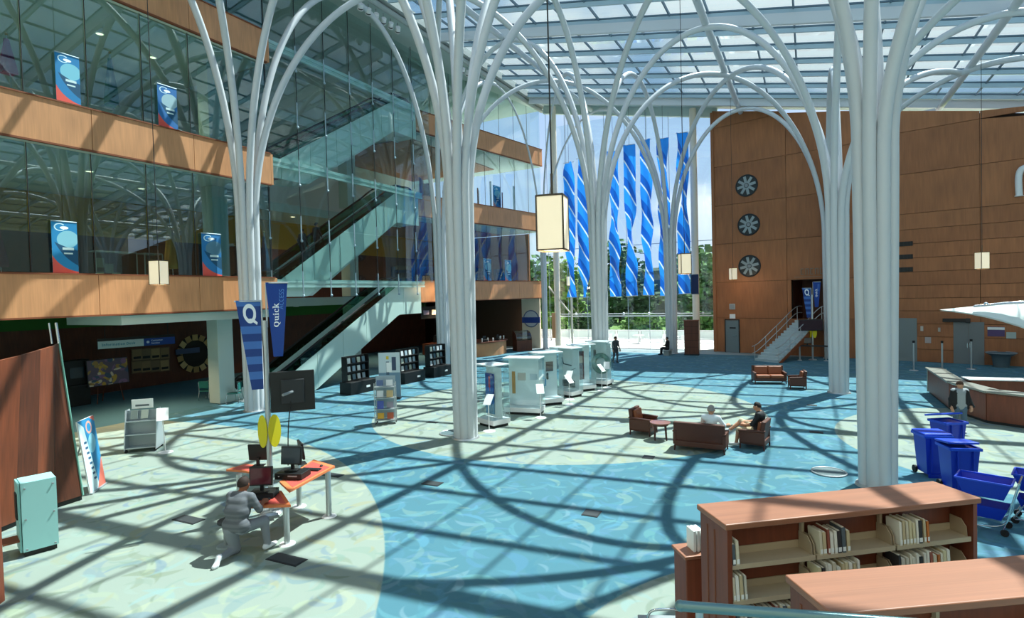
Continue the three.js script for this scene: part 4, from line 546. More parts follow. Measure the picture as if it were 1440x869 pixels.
    for (let r = 0; r < 3; r++) for (let c = 0; c < 4; c++) single('display_book', `face out book, ${ORD[3 - c]} along, ${['lowest', 'middle', 'top'][r]} shelf, ${['display nearest the escalator side', 'middle black display', 'display behind the branching column'][i]}`, 'book', [bx(0.035, 0.27, 0.19, 0, 0.135, 0, 0, 0, 0.12)], mat([0x9fb3bf, 0xd8dde0, 0x6d8794, 0xb7c0b0, 0x46606e, 0xe4e6e2][(r * 4 + c + i * 2) % 6], 0.6), [x - 0.05, 0.683 + r * 0.42, z - 0.52 + c * 0.35], -0.05, 'display books ' + i);
  });
}
// ---------------------------------------------------------------- lounge seating
function seat(name, label, category, x, z, turn, w, group) {
  const t = thing(name, label, category, [x, 0, z], turn, group), d = 0.78;
  for (const [a, b] of [[-1, -1], [1, -1], [-1, 1], [1, 1]]) part('leg', rod(V(a * (w / 2 - 0.05), 0, b * (d / 2 - 0.05)), V(a * (w / 2 - 0.06), 0.16, b * (d / 2 - 0.06)), 0.022, 0.03), M.chairwood, t);
  part('seat_frame', rb(w - 0.1, 0.16, d - 0.05, 0.02, 0, 0.22, 0), M.leather, t);
  const n = w > 1.2 ? 2 : 1, cw = (w - 0.24) / n; for (let k = 0; k < n; k++) part('seat_cushion', rb(cw - 0.01, 0.15, d - 0.16, 0.045, -(w - 0.24) / 2 + cw * (k + 0.5), 0.37, 0.06), M.leather2, t);
  part('backrest', rb(w - 0.06, 0.62, 0.13, 0.035, 0, 0.56, -d / 2 + 0.1, 0, -0.14), M.leather, t); for (let k = 0; k < n; k++) part('back_cushion', rb(cw - 0.01, 0.4, 0.12, 0.05, -(w - 0.24) / 2 + cw * (k + 0.5), 0.63, -d / 2 + 0.2, 0, -0.14), M.leather2, t);
  for (const s of [-1, 1]) part('armrest', [rb(0.1, 0.36, d - 0.06, 0.03, s * (w / 2 - 0.06), 0.36, 0.0), rb(0.12, 0.06, d - 0.02, 0.025, s * (w / 2 - 0.06), 0.56, 0.0, 0, 0.05)], M.leather, t);
  return t;
}
seat('armchair', 'brown leather armchair with a bare seat beside the round side table', 'armchair', 15.72, 27.25, Math.PI / 2 - 0.1, 0.8);
seat('loveseat', 'brown leather loveseat with its back to the patterned carpet, person in white sitting', 'sofa', 17.78, 28.5, Math.PI, 1.52);
seat('armchair', 'brown leather armchair where the man in black sits', 'armchair', 19.2, 27.6, -Math.PI / 2 - 0.15, 0.82);
seat('loveseat', 'empty brown leather loveseat in front of the stairs', 'sofa', 18.86, 15.0, 0.3, 1.55);
seat('armchair', 'empty brown leather armchair beside the branching column near the stairs', 'armchair', 20.15, 16.2, -Math.PI / 2 + 0.15, 0.8);
{ const p = onFloor(928, 621), t = thing('side_table', 'small round brown wood side table between armchair and loveseat', 'table', [p.x - 0.05, 0, p.z - 0.3]); part('table_top', cyl(0.33, 0.32, 0.04, 0, 0.54, 0, 28), mat(0x8a5a48, 0.25), t); part('apron', cyl(0.25, 0.25, 0.06, 0, 0.49, 0, 24), M.chairwood, t); for (let k = 0; k < 4; k++) { const a = k * Math.PI / 2 + 0.5; part('leg', rod(V(Math.cos(a) * 0.26, 0, Math.sin(a) * 0.26), V(Math.cos(a) * 0.22, 0.5, Math.sin(a) * 0.22), 0.022, 0.03), M.chairwood, t); } }
// ---------------------------------------------------------------- stairs, doors and fittings on the wood wall
{
  const B = V(17.49, 0, 5.61), E = V(19.97, 0, 2.15), dir = E.clone().sub(B), L = dir.length(), ang = Math.atan2(dir.x, dir.z), n = 15, W = 1.75;
  const t = thing('stair_flight', 'pale stair flight with steel handrail rising to the doorway in the wood wall', 'stairs', [B.x, 0, B.z], ang);
  for (let k = 0; k < n; k++) part('step', bx(W, 2.5 / n + 0.02, L / n + 0.05, -W / 2, (k + 0.5) * 2.5 / n, (k + 0.5) * L / n), mat(0xb7c6ca, 0.6), t);
  part('stringer', extr([[0, 0], [0.3, 0], [L, 2.2], [L, 2.5], [L - 0.2, 2.5]], 0.06).rotateY(-Math.PI / 2).translate(-W - 0.01, 0, 0), M.trimred, t); part('stringer', extr([[0, 0], [0.3, 0], [L, 2.2], [L, 2.5], [L - 0.2, 2.5]], 0.06).rotateY(-Math.PI / 2).translate(0.06, 0, 0), M.trimred, t);
  for (const x of [0.02, -W - 0.04]) { const h = (z) => 2.5 * z / L; for (const o of [0.95, 0.5]) part('handrail', tube([V(x, o, -0.25), V(x, o + h(0.2), 0.2), V(x, o + h(L * 0.5), L * 0.5), V(x, o + 2.5, L), V(x, o + 2.5, L + 0.5)], 0.028), M.aluminium, t); for (let k = 0; k <= 4; k++) part('baluster', rod(V(x, h(L * k / 4), L * k / 4), V(x, 0.95 + h(L * k / 4), L * k / 4), 0.02), M.aluminium, t); }
  const fix = (name, lab, cat, tt, y, off = 0.02) => { const p = onWall(tt, y, off); return thing(name, lab, cat, [p.x, p.y, p.z], WANG); };
  let o = fix('steel_door', 'grey steel door with a dark slot, set in the wood wall near its corner', 'door', 1.3, 0); part('frame', [bx(1.1, 0.06, 0.12, 0, 2.47, 0), bx(0.06, 2.44, 0.12, 0.52, 1.22, 0), bx(0.06, 2.44, 0.12, -0.52, 1.22, 0)], M.dark, o); part('leaf', bx(0.98, 2.4, 0.06, 0, 1.22, 0), mat(0x7d8b90, 0.35, { metalness: 0.3 }), o); part('slot', bx(0.45, 0.1, 0.02, 0.05, 1.85, 0.04), M.black, o); part('handle', bx(0.3, 0.04, 0.05, 0.2, 1.25, 0.05), M.chrome, o);
  o = fix('wall_notice', 'white square notice above the grey steel door', 'notice', 1.33, 2.72); part('sheet', bx(0.42, 0.34, 0.02, 0, 0, 0), M.paper, o);
  o = fix('wall_speaker', 'grey square speaker grille above the white notice', 'speaker', 1.33, 3.45); part('box', rb(0.42, 0.42, 0.08, 0.02), mat(0xb4b9bb, 0.5), o); part('grille', bx(0.34, 0.34, 0.01, 0, 0, 0.045), M.grey, o);
  o = fix('blank_door', 'plain grey door behind the near branching column', 'door', 12.15, 0); part('leaf', bx(1.0, 2.68, 0.06, 0, 1.34, 0), mat(0x7b8485, 0.6), o); part('handle', bx(0.03, 0.12, 0.06, -0.4, 1.1, 0.05), M.chrome, o);
  o = fix('double_door', 'plain grey double door under a dark hanging sign', 'door', 15.13, 0); part('leaf', bx(0.7, 2.48, 0.06, -0.355, 1.24, 0), mat(0x74797a, 0.6), o); part('leaf', bx(0.7, 2.48, 0.06, 0.355, 1.24, 0), mat(0x74797a, 0.6), o); part('handle', bx(0.03, 0.3, 0.05, -0.06, 1.1, 0.05), M.chrome, o); part('handle', bx(0.03, 0.3, 0.05, 0.06, 1.1, 0.05), M.chrome, o);
  o = fix('dark_door_sign', 'long dark sign fixed above the grey double door', 'sign', 14.55, 2.58, 0.12); part('body', rb(1.25, 0.2, 0.12, 0.02), M.black, o); part('end_lamp', rb(0.22, 0.26, 0.14, 0.02, 0.56, -0.01, 0.02), M.dark, o);
  [7.3, 6.5, 5.71].forEach((y, i) => { const v = fix('slot_vent', `dark slot vent, ${['topmost', 'second', 'lowest'][i]} of three in the wood wall`, 'vent', 12.1, y); part('recess', bx(0.75, 0.28, 0.04), M.black, v); for (let k = 0; k < 4; k++) part('fin', bx(0.02, 0.26, 0.05, -0.27 + k * 0.18, 0, 0.01), M.dark, v); });
  o = fix('wall_pipe', 'white bent pipe sticking out high on the wood wall', 'pipe', 17.35, 9.5, 0.1); part('pipe', tube([V(0, 0, 0.2), V(0, 1.2, 0.2), V(0.12, 1.5, 0.2), V(0.5, 1.55, 0.2), V(1.6, 1.55, 0.2)], 0.16), M.white, o); part('flange', cyl(0.2, 0.2, 0.04, 0, 0.02, 0.2, 16), M.white, o);
  for (const [tt, y, w, h, c, lab] of [[13.2, 1.35, 0.3, 0.36, 0xb7a9a4, 'small pale notice on the wood wall between two grey doors'], [12.9, 2.05, 0.14, 0.3, 0xc8bfb4, 'tiny cream switch plate between two grey doors'], [13.75, 2.0, 0.12, 0.25, 0xb0a89c, 'tiny tan switch plate next to the double door'], [16.35, 1.95, 0.75, 0.55, 0x5a4670, 'purple and white notice beside the double door'], [17.0, 1.75, 0.42, 0.36, 0xa9b7b2, 'pale grey notice under the white canopy']]) { const v = fix('wall_notice', lab, 'notice', tt, y); part('sheet', bx(w, h, 0.02), mat(c, 0.7), v); if (w > 0.7) part('header', bx(w, 0.14, 0.01, 0, h / 2 - 0.1, 0.012), M.paper, v); }
  // faint metal letters above the doorway
  o = fix('wall_letters', 'row of faint metal letters above the dark doorway in the wood wall', 'letters', 6.7, 5.6, 0.03); for (let k = 0; k < 5; k++) { const x = -0.5 + k * 0.3; part('letter', [bx(0.05, 0.42, 0.03, x - 0.08, 0.25, 0), bx(0.17, 0.05, 0.03, x, 0.44, 0), ...(k % 2 ? [bx(0.05, 0.42, 0.03, x + 0.08, 0.25, 0)] : [bx(0.15, 0.05, 0.03, x, 0.06, 0)])], mat(0x8a7868, 0.5), o); } part('rule_bar', bx(2.0, 0.04, 0.02, 0, -0.12, 0), mat(0x8a7868, 0.5), o);
  // belt stanchions
  for (const [px, py, lab] of [[1285, 521, 'steel queue post near the plain grey door'], [1325, 522, 'steel queue post between the two grey doors'], [1366, 519, 'steel queue post before the grey double door']]) { const p = onFloor(px, py), s = thing('queue_post', lab, 'stanchion', [p.x, 0, p.z], 0, 'queue posts'); part('post', cyl(0.045, 0.045, 1.55, 0, 0.78, 0, 12), M.aluminium, s); part('base', cyl(0.2, 0.22, 0.03, 0, 0.015, 0, 20), M.aluminium, s); part('head', cyl(0.06, 0.06, 0.12, 0, 1.6, 0, 12), M.black, s); }
  { const p = onFloor(1408, 516), s = thing('grey_round_bin', 'grey flared round basin standing under the pale notices', 'basin', [p.x, 0, p.z]); part('bowl', new THREE.LatheGeometry([[0.35, 0], [0.42, 0.6], [0.65, 0.75], [0.7, 0.8], [0.62, 0.8], [0.5, 0.72]].map(([x, y]) => new THREE.Vector2(x, y)), 28), mat(0x56666e, 0.5), s); part('rim', new THREE.TorusGeometry(0.67, 0.03, 6, 30).rotateX(Math.PI / 2).translate(0, 0.8, 0), M.grey, s); }
  // brown pillar by the end wall
  { const p = onFloor(973, 499), s = thing('wood_pillar', 'brown wood clad square pillar before the end wall glass', 'pillar', [p.x, 0, p.z], 0.1); part('body', rb(1.0, 2.5, 0.6, 0.02, 0, 1.27, 0), M.dkwood, s); part('cap', bx(1.06, 0.06, 0.66, 0, 2.55, 0), M.trimred, s); part('plinth', bx(1.04, 0.1, 0.64, 0, 0.05, 0), M.dark, s); for (let k = 0; k < 4; k++) part('reveal', bx(1.005, 0.02, 0.605, 0, 0.6 + k * 0.5, 0), M.gap, s); }
}
// ---------------------------------------------------------------- cafe corner under the gallery
{
  const t = thing('cafe_counter', 'curved orange wood cafe counter under the far gallery', 'counter', [-4.4, 0, 6.5]);
  const arc = (r, h0, h1, m, nm) => { const g = new THREE.CylinderGeometry(r, r, h1 - h0, 30, 1, false, 0.2, 2.2).translate(0, (h0 + h1) / 2, 0); part(nm, g, m, t); };
  arc(3.2, 0, 1.05, M.band, 'front'); arc(3.32, 1.05, 1.12, M.dkwood, 'worktop'); 
  const c = thing('pastry_cabinet', 'curved glass pastry cabinet at the end of the cafe counter', 'display case', [-0.9, 0, 3.4], 0.9); part('base', bx(1.4, 0.9, 0.9, 0, 0.45, 0), M.dkwood, c); const prof = [...Array(11)].map((_, k) => [-0.43 + 0.86 * Math.cos(k / 10 * Math.PI / 2), 0.8 * Math.sin(k / 10 * Math.PI / 2)]); const curve = []; for (let k = 0; k < 10; k++) { const [z0, y0] = prof[k], [z1, y1] = prof[k + 1], L = Math.hypot(z1 - z0, y1 - y0); curve.push(bx(1.36, L, 0.012, 0, 0.9 + (y0 + y1) / 2, (z0 + z1) / 2, 0, Math.atan2(z1 - z0, y1 - y0))); } part('curved_glass', curve, M.clear, c); for (const s of [-1, 1]) part('end_panel', extr([[-0.43, 0], ...prof], 0.04).rotateY(-Math.PI / 2).translate(s * 0.69 + 0.02, 0.9, 0), M.dkwood, c); part('tray', bx(1.3, 0.03, 0.7, 0, 1.15, 0), M.chrome, c);
  for (let k = 0; k < 5; k++) single('paper_cup_stack', 'stack of pale paper cups on the cafe counter', 'cups', [cyl(0.06, 0.045, rnd(0.2, 0.4), 0, 0.15, 0, 12)], M.paper, [-4.4 + 3.0 * Math.sin(0.6 + k * 0.35), 1.125, 6.5 + 3.0 * Math.cos(0.6 + k * 0.35)], 0, 'cup stacks');
  for (let k = 0; k < 3; k++) { const b = thing('coffee_machine', 'dark coffee machine on the cafe back counter', 'coffee machine', [-7.2, 0.9, 4 + k * 1.4], Math.PI / 2, 'coffee machines'); part('body', rb(0.7, 0.6, 0.5, 0.03, 0, 0.3, 0), M.black, b); part('tray', bx(0.6, 0.04, 0.2, 0, 0.08, 0.3), M.chrome, b); part('spout', [bx(0.3, 0.08, 0.12, 0, 0.4, 0.28)], M.chrome, b); }
  single('cafe_back_counter', 'dark back counter behind the cafe', 'counter', [bx(0.7, 0.88, 7, 0, 0.44, 0), bx(0.8, 0.03, 7.1, 0, 0.885, 0)], M.dkwood, [-7.2, 0, 5]);
  const menu = thing('cafe_menu_board', 'dark menu board with pale shapes hanging over the cafe', 'menu board', [-6.5, 3.0, 7], Math.PI / 2 - 0.3); part('board', bx(4.4, 1.0, 0.06, 0, 0.5, 0), M.black, menu); for (let k = 0; k < 5; k++) part('menu_sheet', bx(0.55, rnd(0.3, 0.6), 0.01, -1.7 + k * 0.85, 0.5, 0.04), mat([0xb9a8c8, 0xd8d0c4, 0xc8c8c8][k % 3], 0.7), menu); part('hanger', rod(V(-1.8, 1, 0), V(-1.8, 1.4, 0), 0.02), M.dark, menu); part('hanger', rod(V(1.8, 1, 0), V(1.8, 1.4, 0), 0.02), M.dark, menu);
  for (let k = 0; k < 3; k++) { const a = 0.5 + k * 0.55, g = thing('cafe_register', 'dark till with a small screen on the cafe counter', 'till', [-4.4 + 2.85 * Math.sin(a), 1.125, 6.5 + 2.85 * Math.cos(a)], a, 'cafe tills'); part('body', rb(0.4, 0.18, 0.4, 0.02, 0, 0.09, 0), M.black, g); part('screen', bx(0.32, 0.26, 0.03, 0, 0.34, -0.05, 0, 0.2), M.dark, g); part('cup_tower', cyl(0.05, 0.04, 0.3, 0.3, 0.15, 0, 10), M.paper, g); }
  struct('wall_cafe', 'beige plaster wall beside the cafe', [bx(1.75, 4.38, 0.25, -1.2, 2.19, 0.9)], mat(0xd6c9b4, 0.85));
  const s = thing('round_wall_sign', 'round grey sign crossed by a blue band on the beige cafe wall', 'sign', [-1.15, 2.6, 1.06], 0.0); part('disc', cyl(0.72, 0.72, 0.04, 0, 0, 0, 36).rotateX(Math.PI / 2), mat(0xb7bcc4, 0.6), s); part('ring', new THREE.TorusGeometry(0.72, 0.05, 8, 40), mat(0x4a5a80, 0.5), s); part('band', bx(1.75, 0.5, 0.05, 0, -0.12, 0.02), mat(0x173a86, 0.5), s);
  single('orange_panel', 'narrow orange wood panel on the post by the cafe corner', 'panel', [bx(0.3, 2.2, 0.06, 0, 1.1, 0)], M.band, [0.95, 0.9, 0.92], 0.4);
}
// ---------------------------------------------------------------- leaning wood kiosk, teal cabinet and poster
{
  const F = (px, py, h = 0) => onFloor(px, py, h);
  const t = thing('wood_kiosk', 'tall curved dark wood plank kiosk wall with a green glass edge', 'kiosk');
  const bot = [[117, 703], [77, 716], [52, 728], [22, 741], [-16, 757], [-60, 775]].map(([a, b]) => F(a, b));
  const top = [[83, 483, 3.9], [74, 487, 3.85], [57, 492, 3.8], [30, 500, 3.7], [-4, 508, 3.6], [-45, 516, 3.5]].map(([a, b], i) => { const p = bot[i], r = rayOf(a, b), hx = p.x - camera.position.x, hz = p.z - camera.position.z, k = Math.hypot(hx, hz) * 0.995 / Math.hypot(r.x, r.z); return camera.position.clone().addScaledVector(r, k); });
  const quad = (a, b, c, d, th) => { const n = V().subVectors(b, a).cross(V().subVectors(d, a)).normalize().multiplyScalar(-th), v = [a, b, c, d, a.clone().add(n), b.clone().add(n), c.clone().add(n), d.clone().add(n)], idx = [0, 1, 2, 0, 2, 3, 5, 4, 7, 5, 7, 6, 4, 0, 3, 4, 3, 7, 1, 5, 6, 1, 6, 2, 3, 2, 6, 3, 6, 7, 4, 5, 1, 4, 1, 0], P = [], U = [], uvs = [[0, 0], [1, 0], [1, 3.9], [0, 3.9], [0, 0], [1, 0], [1, 3.9], [0, 3.9]]; for (const i of idx) { P.push(v[i].x, v[i].y, v[i].z); U.push(uvs[i][0], uvs[i][1]); } const g = new THREE.BufferGeometry(); g.setAttribute('position', new THREE.Float32BufferAttribute(P, 3)); g.setAttribute('uv', new THREE.Float32BufferAttribute(U, 2)); g.computeVertexNormals(); return g; };
  const lift = bot.map((p) => p.clone().setY(0.12));
  for (let i = 0; i < 5; i++) { part('plank', quad(lift[i + 1], lift[i], top[i], top[i + 1], 0.06), i % 2 ? M.kiosk : M.dkwood, t); part('toe_kick', quad(bot[i + 1].clone().lerp(bot[i + 1].clone().setX(bot[i + 1].x - 0.05), 1), bot[i].clone().setX(bot[i].x - 0.05), lift[i].clone().setX(lift[i].x - 0.05), lift[i + 1].clone().setX(lift[i + 1].x - 0.05), 0.04), M.black, t); }
  part('glass_edge', [rod(lift[0], top[0].clone().setY(top[0].y + 0.05), 0.025, 0.025, 6)], mat(0x7fb8a8, 0.2), t);
  part('top_bracket', [rod(top[0], V(top[0].x - 0.1, 4.4, top[0].z), 0.03), rod(top[0].clone().add(V(-0.1, 0, 0.1)), V(top[0].x - 0.2, 4.4, top[0].z + 0.1), 0.02)], M.chrome, t);
  const p = F(84, 771), q = F(33, 785), dx = q.x - p.x, dz = q.z - p.z, L = Math.hypot(dx, dz), an = Math.atan2(-(p.z - q.z), p.x - q.x);
  const c = thing('teal_cabinet', 'pale teal metal cabinet with bolted doors before the wood kiosk', 'cabinet', [(p.x + q.x) / 2, 0, (p.z + q.z) / 2], an), H = 1.45;
  part('base', bx(L - 0.06, 0.1, 0.5, 0, 0.05, -0.3), M.black, c); part('body', bx(L - 0.02, H - 0.12, 0.5, 0, 0.1 + (H - 0.12) / 2, -0.29), M.teal, c); const dr = part('door', bx(L - 0.01, H - 0.12, 0.03, 0, 0.1 + (H - 0.12) / 2, -0.02), M.teal, c); for (const [a, b] of [[-1, 0.12], [1, 0.12], [-1, 1.3], [1, 1.3], [-1, 0.7], [1, 0.75]]) part('bolt', cyl(0.018, 0.018, 0.02, 0, 0, 0, 10).rotateX(Math.PI / 2).translate(a * (L / 2 - 0.06), b + 0.02, 0.003), M.grey, dr); part('side_door', bx(0.03, H - 0.12, 0.46, -L / 2 - 0.02, 0.1 + (H - 0.12) / 2, -0.27), mat(0x8fc8c6, 0.45), c);
  // dark panel and red shelf on the cabinet's return
  part('dark_panel', bx(0.02, 0.5, 0.25, -L / 2 - 0.045, 0.95, -0.3), M.black, c); part('red_shelf', bx(0.25, 0.03, 0.4, -L / 2 - 0.15, 0.32, -0.25), M.trimred, c);
  // poster board leaning beside the kiosk
  const tx = canvasTex(128, 256, (g, w, h) => { g.fillStyle = '#2a86b8'; g.fillRect(0, 0, w, h); g.fillStyle = '#d8eef2'; g.beginPath(); g.moveTo(0, 0); g.lineTo(w * 0.3, h * 0.1); g.lineTo(w * 0.62, h); g.lineTo(0, h); g.fill(); g.fillStyle = '#8cc8dc'; g.beginPath(); g.ellipse(w * 0.62, h * 0.36, w * 0.22, h * 0.14, 0.5, 0, 7); g.fill(); g.fillStyle = '#1c4f78'; for (let i = 0; i < 8; i++) g.fillRect(w * (0.16 + i * 0.03), h * (0.3 + i * 0.075), w * 0.16, h * 0.03); g.strokeStyle = '#e8a090'; g.lineWidth = 8; g.beginPath(); g.arc(w * 0.6, h * 0.13, w * 0.15, 0, 7); g.stroke(); g.fillStyle = '#e0705e'; g.beginPath(); g.moveTo(w, h * 0.6); g.lineTo(w, h); g.lineTo(w * 0.5, h); g.fill(); g.beginPath(); g.moveTo(w * 0.7, 0); g.lineTo(w, 0); g.lineTo(w, h * 0.08); g.fill(); });
  const a = F(119, 697), b = F(141, 681), w = a.distanceTo(b), ps = thing('leaning_poster', 'blue and coral poster board leaning beside the wood kiosk', 'poster', [(a.x + b.x) / 2, 0, (a.z + b.z) / 2], Math.atan2(-(b.z - a.z), b.x - a.x)); const tilt = 0.12;
  part('print', plate(w, 1.85, 0, 0.95, 0.02, 0, -tilt), mat(0xffffff, 0.6, { map: tx }), ps); part('board', bx(w, 1.86, 0.025, 0, 0.95, 0, 0, -tilt), M.paper, ps); part('prop', rod(V(0, 0, -0.6), V(0, 1.5, -0.12), 0.02), M.grey, ps); part('foot', bx(w, 0.04, 0.14, 0, 0.02, 0.1), M.grey, ps);
}
// ---------------------------------------------------------------- bookcases with books
function bookcase(label, x, z, turn, W, D, H, bays, rows, o = {}) {
  const t = thing('bookcase', label, 'bookcase', [x, 0, z], turn);
  part('top', rb(W + 0.06, 0.06, D + 0.05, 0.012, 0, H - 0.03, 0), M.cherry, t); for (const s of [-1, 1]) { const e = part('end_panel', bx(0.05, H - 0.06, D, s * (W / 2 - 0.025), (H - 0.06) / 2, 0), M.cherryv, t); if (s < 0) for (const g of [-0.12, 0.02]) part('groove_strip', bx(0.006, H - 0.25, 0.02, s * 0.028 + s * (W / 2 - 0.025), (H - 0.06) / 2, g), M.trimred, e); }
  part('back_board', bx(W - 0.1, H - 0.1, 0.02, 0, H / 2, -0.01), M.cherryv, t); part('plinth', bx(W - 0.1, 0.1, D - 0.06, 0, 0.05, 0), M.dkwood, t);
  const cream = mat(0xb9a88e, 0.55), bw = (W - 0.1) / bays;
  for (let b = 1; b < bays; b++) part('upright', bx(0.03, H - 0.1, 0.04, -W / 2 + 0.05 + b * bw, H / 2, 0.03), cream, t);
  for (let b = 0; b < bays; b++) for (let r = 0; r < rows; r++) { const y = H - 0.45 - r * 0.36, x0 = -W / 2 + 0.05 + (b + 0.5) * bw; part('shelf', bx(bw - 0.02, 0.03, D / 2 - 0.03, x0, y, D / 4), cream, t); part('shelf_lip', bx(bw - 0.02, 0.05, 0.012, x0, y, D / 2 - 0.02), cream, t); part('rear_stop', bx(bw - 0.02, 0.08, 0.01, x0, y + 0.05, 0.01), cream, t); for (const s of [-1, 1]) part('side_bracket', extr([[0.01, 0], [D / 2 - 0.05, 0], [D / 2 - 0.06, 0.1], [D / 2 - 0.12, 0.17], [0.01, 0.17]], 0.008).rotateY(-Math.PI / 2).translate(x0 + s * (bw / 2 - 0.015), y + 0.015, 0), cream, t); }
  return t;
}
{
  const pH = 2.5, fl = onFloor(1020, 738, pH), fr = onFloor(1380, 700, pH), bl = onFloor(988, 708, pH), W = fl.distanceTo(fr), D = 0.56, dir = fr.clone().sub(fl).normalize(), turn = Math.atan2(-dir.z, dir.x), nrm = V(-dir.z, 0, dir.x); // nrm points to the viewer
  const c = fl.clone().add(fr).multiplyScalar(0.5).addScaledVector(nrm, -D / 2);
  const bc = bookcase('cherry wood bookcase with cream shelves half full of pale books', c.x, c.z, turn, W - 0.06, D - 0.04, pH, 3, 4);
  // books, each leaning a little, spines to the viewer
  const cols = [0xe4decd, 0xd8ceb6, 0x9a5442, 0xece8dc, 0x2f2b2e, 0xc9b893, 0xe8e4da, 0xdccfa8, 0xd0cabc, 0xc7702c, 0xf0ece2, 0x566068], CN = ['cream', 'tan', 'brick red', 'white', 'black', 'sand', 'ivory', 'straw', 'pale grey', 'orange', 'white', 'slate'], bm = cols.map((k) => mat(k, 0.65)), pm = mat(0xefe9da, 0.8);
  const bw = (W - 0.16) / 3;
  const run = (bay, row, from, n, lab, grp) => { let x = -(W - 0.06) / 2 + 0.05 + bay * bw + from; for (let i = 0; i < n; i++) { const th = rnd(0.022, 0.042), h = rnd(0.21, 0.265), dp = 0.17, y = pH - 0.45 - row * 0.36 + 0.017, p = V(x, y, 0.165).applyAxisAngle(V(0, 1, 0), turn); const ci = Math.floor(rnd(0, cols.length)); const t = thing('book', `${CN[ci]} book, ${ORD[i]} from the grooved end panel, ${lab}`, 'book', [c.x + p.x, y, c.z + p.z], turn, grp); const ln = 0.1; part('cover', [bx(th, h, dp, 0, h / 2 + 0.002, 0, 0, 0, 0)].map((g) => g.applyMatrix4(new THREE.Matrix4().makeShear(0, 0, -ln * 0.6, 0, 0, 0))), bm[ci], t); part('page_block', bx(th * 0.7, 0.012, dp * 0.94, -ln * 0.6 * h * 0, h + 0.002, -0.004).applyMatrix4(new THREE.Matrix4().makeShear(0, 0, -ln * 0.6, 0, 0, 0)), pm, t); part('spine_label', bx(th * 0.86, 0.045, 0.003, 0, 0.04, dp / 2 + 0.001), M.paper, t); x += th + 0.012; } };
  run(0, 0, 0.03, 2, 'first bay, top shelf', 'top shelf end pair'); run(1, 0, 0.06, 8, 'middle bay, top shelf', 'top shelf middle run'); run(2, 0, 0.06, 9, 'last bay, top shelf', 'top shelf end run');
  run(0, 1, 0.03, 4, 'first bay, second shelf', 'second shelf short run'); run(1, 1, 0.05, 11, 'middle bay, second shelf', 'second shelf middle run'); run(2, 1, 0.05, 15, 'last bay, second shelf', 'second shelf end run');
  run(0, 2, 0.03, 17, 'first bay, third shelf', 'third shelf run'); run(1, 2, 0.04, 14, 'middle bay, third shelf', 'third shelf middle run');
  // near bookcase, seen from above
  const b0 = onFloor(1104, 808, pH), b1 = onFloor(1440, 780, pH), d2 = b1.clone().sub(b0).normalize(), n2 = V(-d2.z, 0, d2.x), W2 = 3.0, c2 = b0.clone().addScaledVector(d2, W2 / 2).addScaledVector(n2, 0.28);
  bookcase('cherry wood bookcase seen from above, its plain top facing the roof', c2.x, c2.z, Math.atan2(-d2.z, d2.x), W2 - 0.06, 0.52, pH, 3, 2);
  // lower range beyond, at the end of the first bookcase
  const e = onFloor(980, 772, 2.0), c3 = e.clone().addScaledVector(dir, 0.6).addScaledVector(nrm, -0.12); 
  { const t = thing('low_book_range', 'lower cherry wood shelf range with white books on top beyond the bookcase', 'bookcase', [c3.x - 0.1, 0, c3.z], turn); part('body', rb(0.5, 1.75, 0.3, 0.015, -0.26, 0.875, -0.25), M.cherryv, t); part('top', rb(0.54, 0.04, 0.34, 0.01, -0.26, 1.77, -0.25), M.cherry, t); }
  { const p = V(-0.36, 0, -0.25).applyAxisAngle(V(0, 1, 0), turn); for (let k = 0; k < 3; k++) single('white_book', 'white book standing on the lower shelf range', 'book', [bx(0.03, 0.24, 0.17, 0, 0.12, 0)], M.paper, [c3.x - 0.1 + p.x + k * 0.045 * dir.x, 1.792, c3.z + p.z + k * 0.045 * dir.z], turn, 'white books on the lower range'); }
  // end of a bookcase at the frame edge with coloured items
  const s0 = onFloor(14, 638, 2.5), t = thing('bookcase', 'cherry wood bookcase end standing before the teal cabinet', 'bookcase', [s0.x - 0.82, 0, s0.z + 0.52], 0.65); part('body', [bx(0.05, 2.44, 0.6, 0.52, 1.22, 0), bx(0.05, 2.44, 0.6, -0.52, 1.22, 0), bx(1.0, 2.44, 0.03, 0, 1.22, -0.28)], M.cherryv, t); part('top', rb(1.12, 0.06, 0.64, 0.012, 0, 2.47, 0), M.cherry, t); for (let r = 0; r < 5; r++) part('shelf', bx(1.0, 0.03, 0.56, 0, 0.2 + r * 0.46, 0), M.cherryv, t);
}
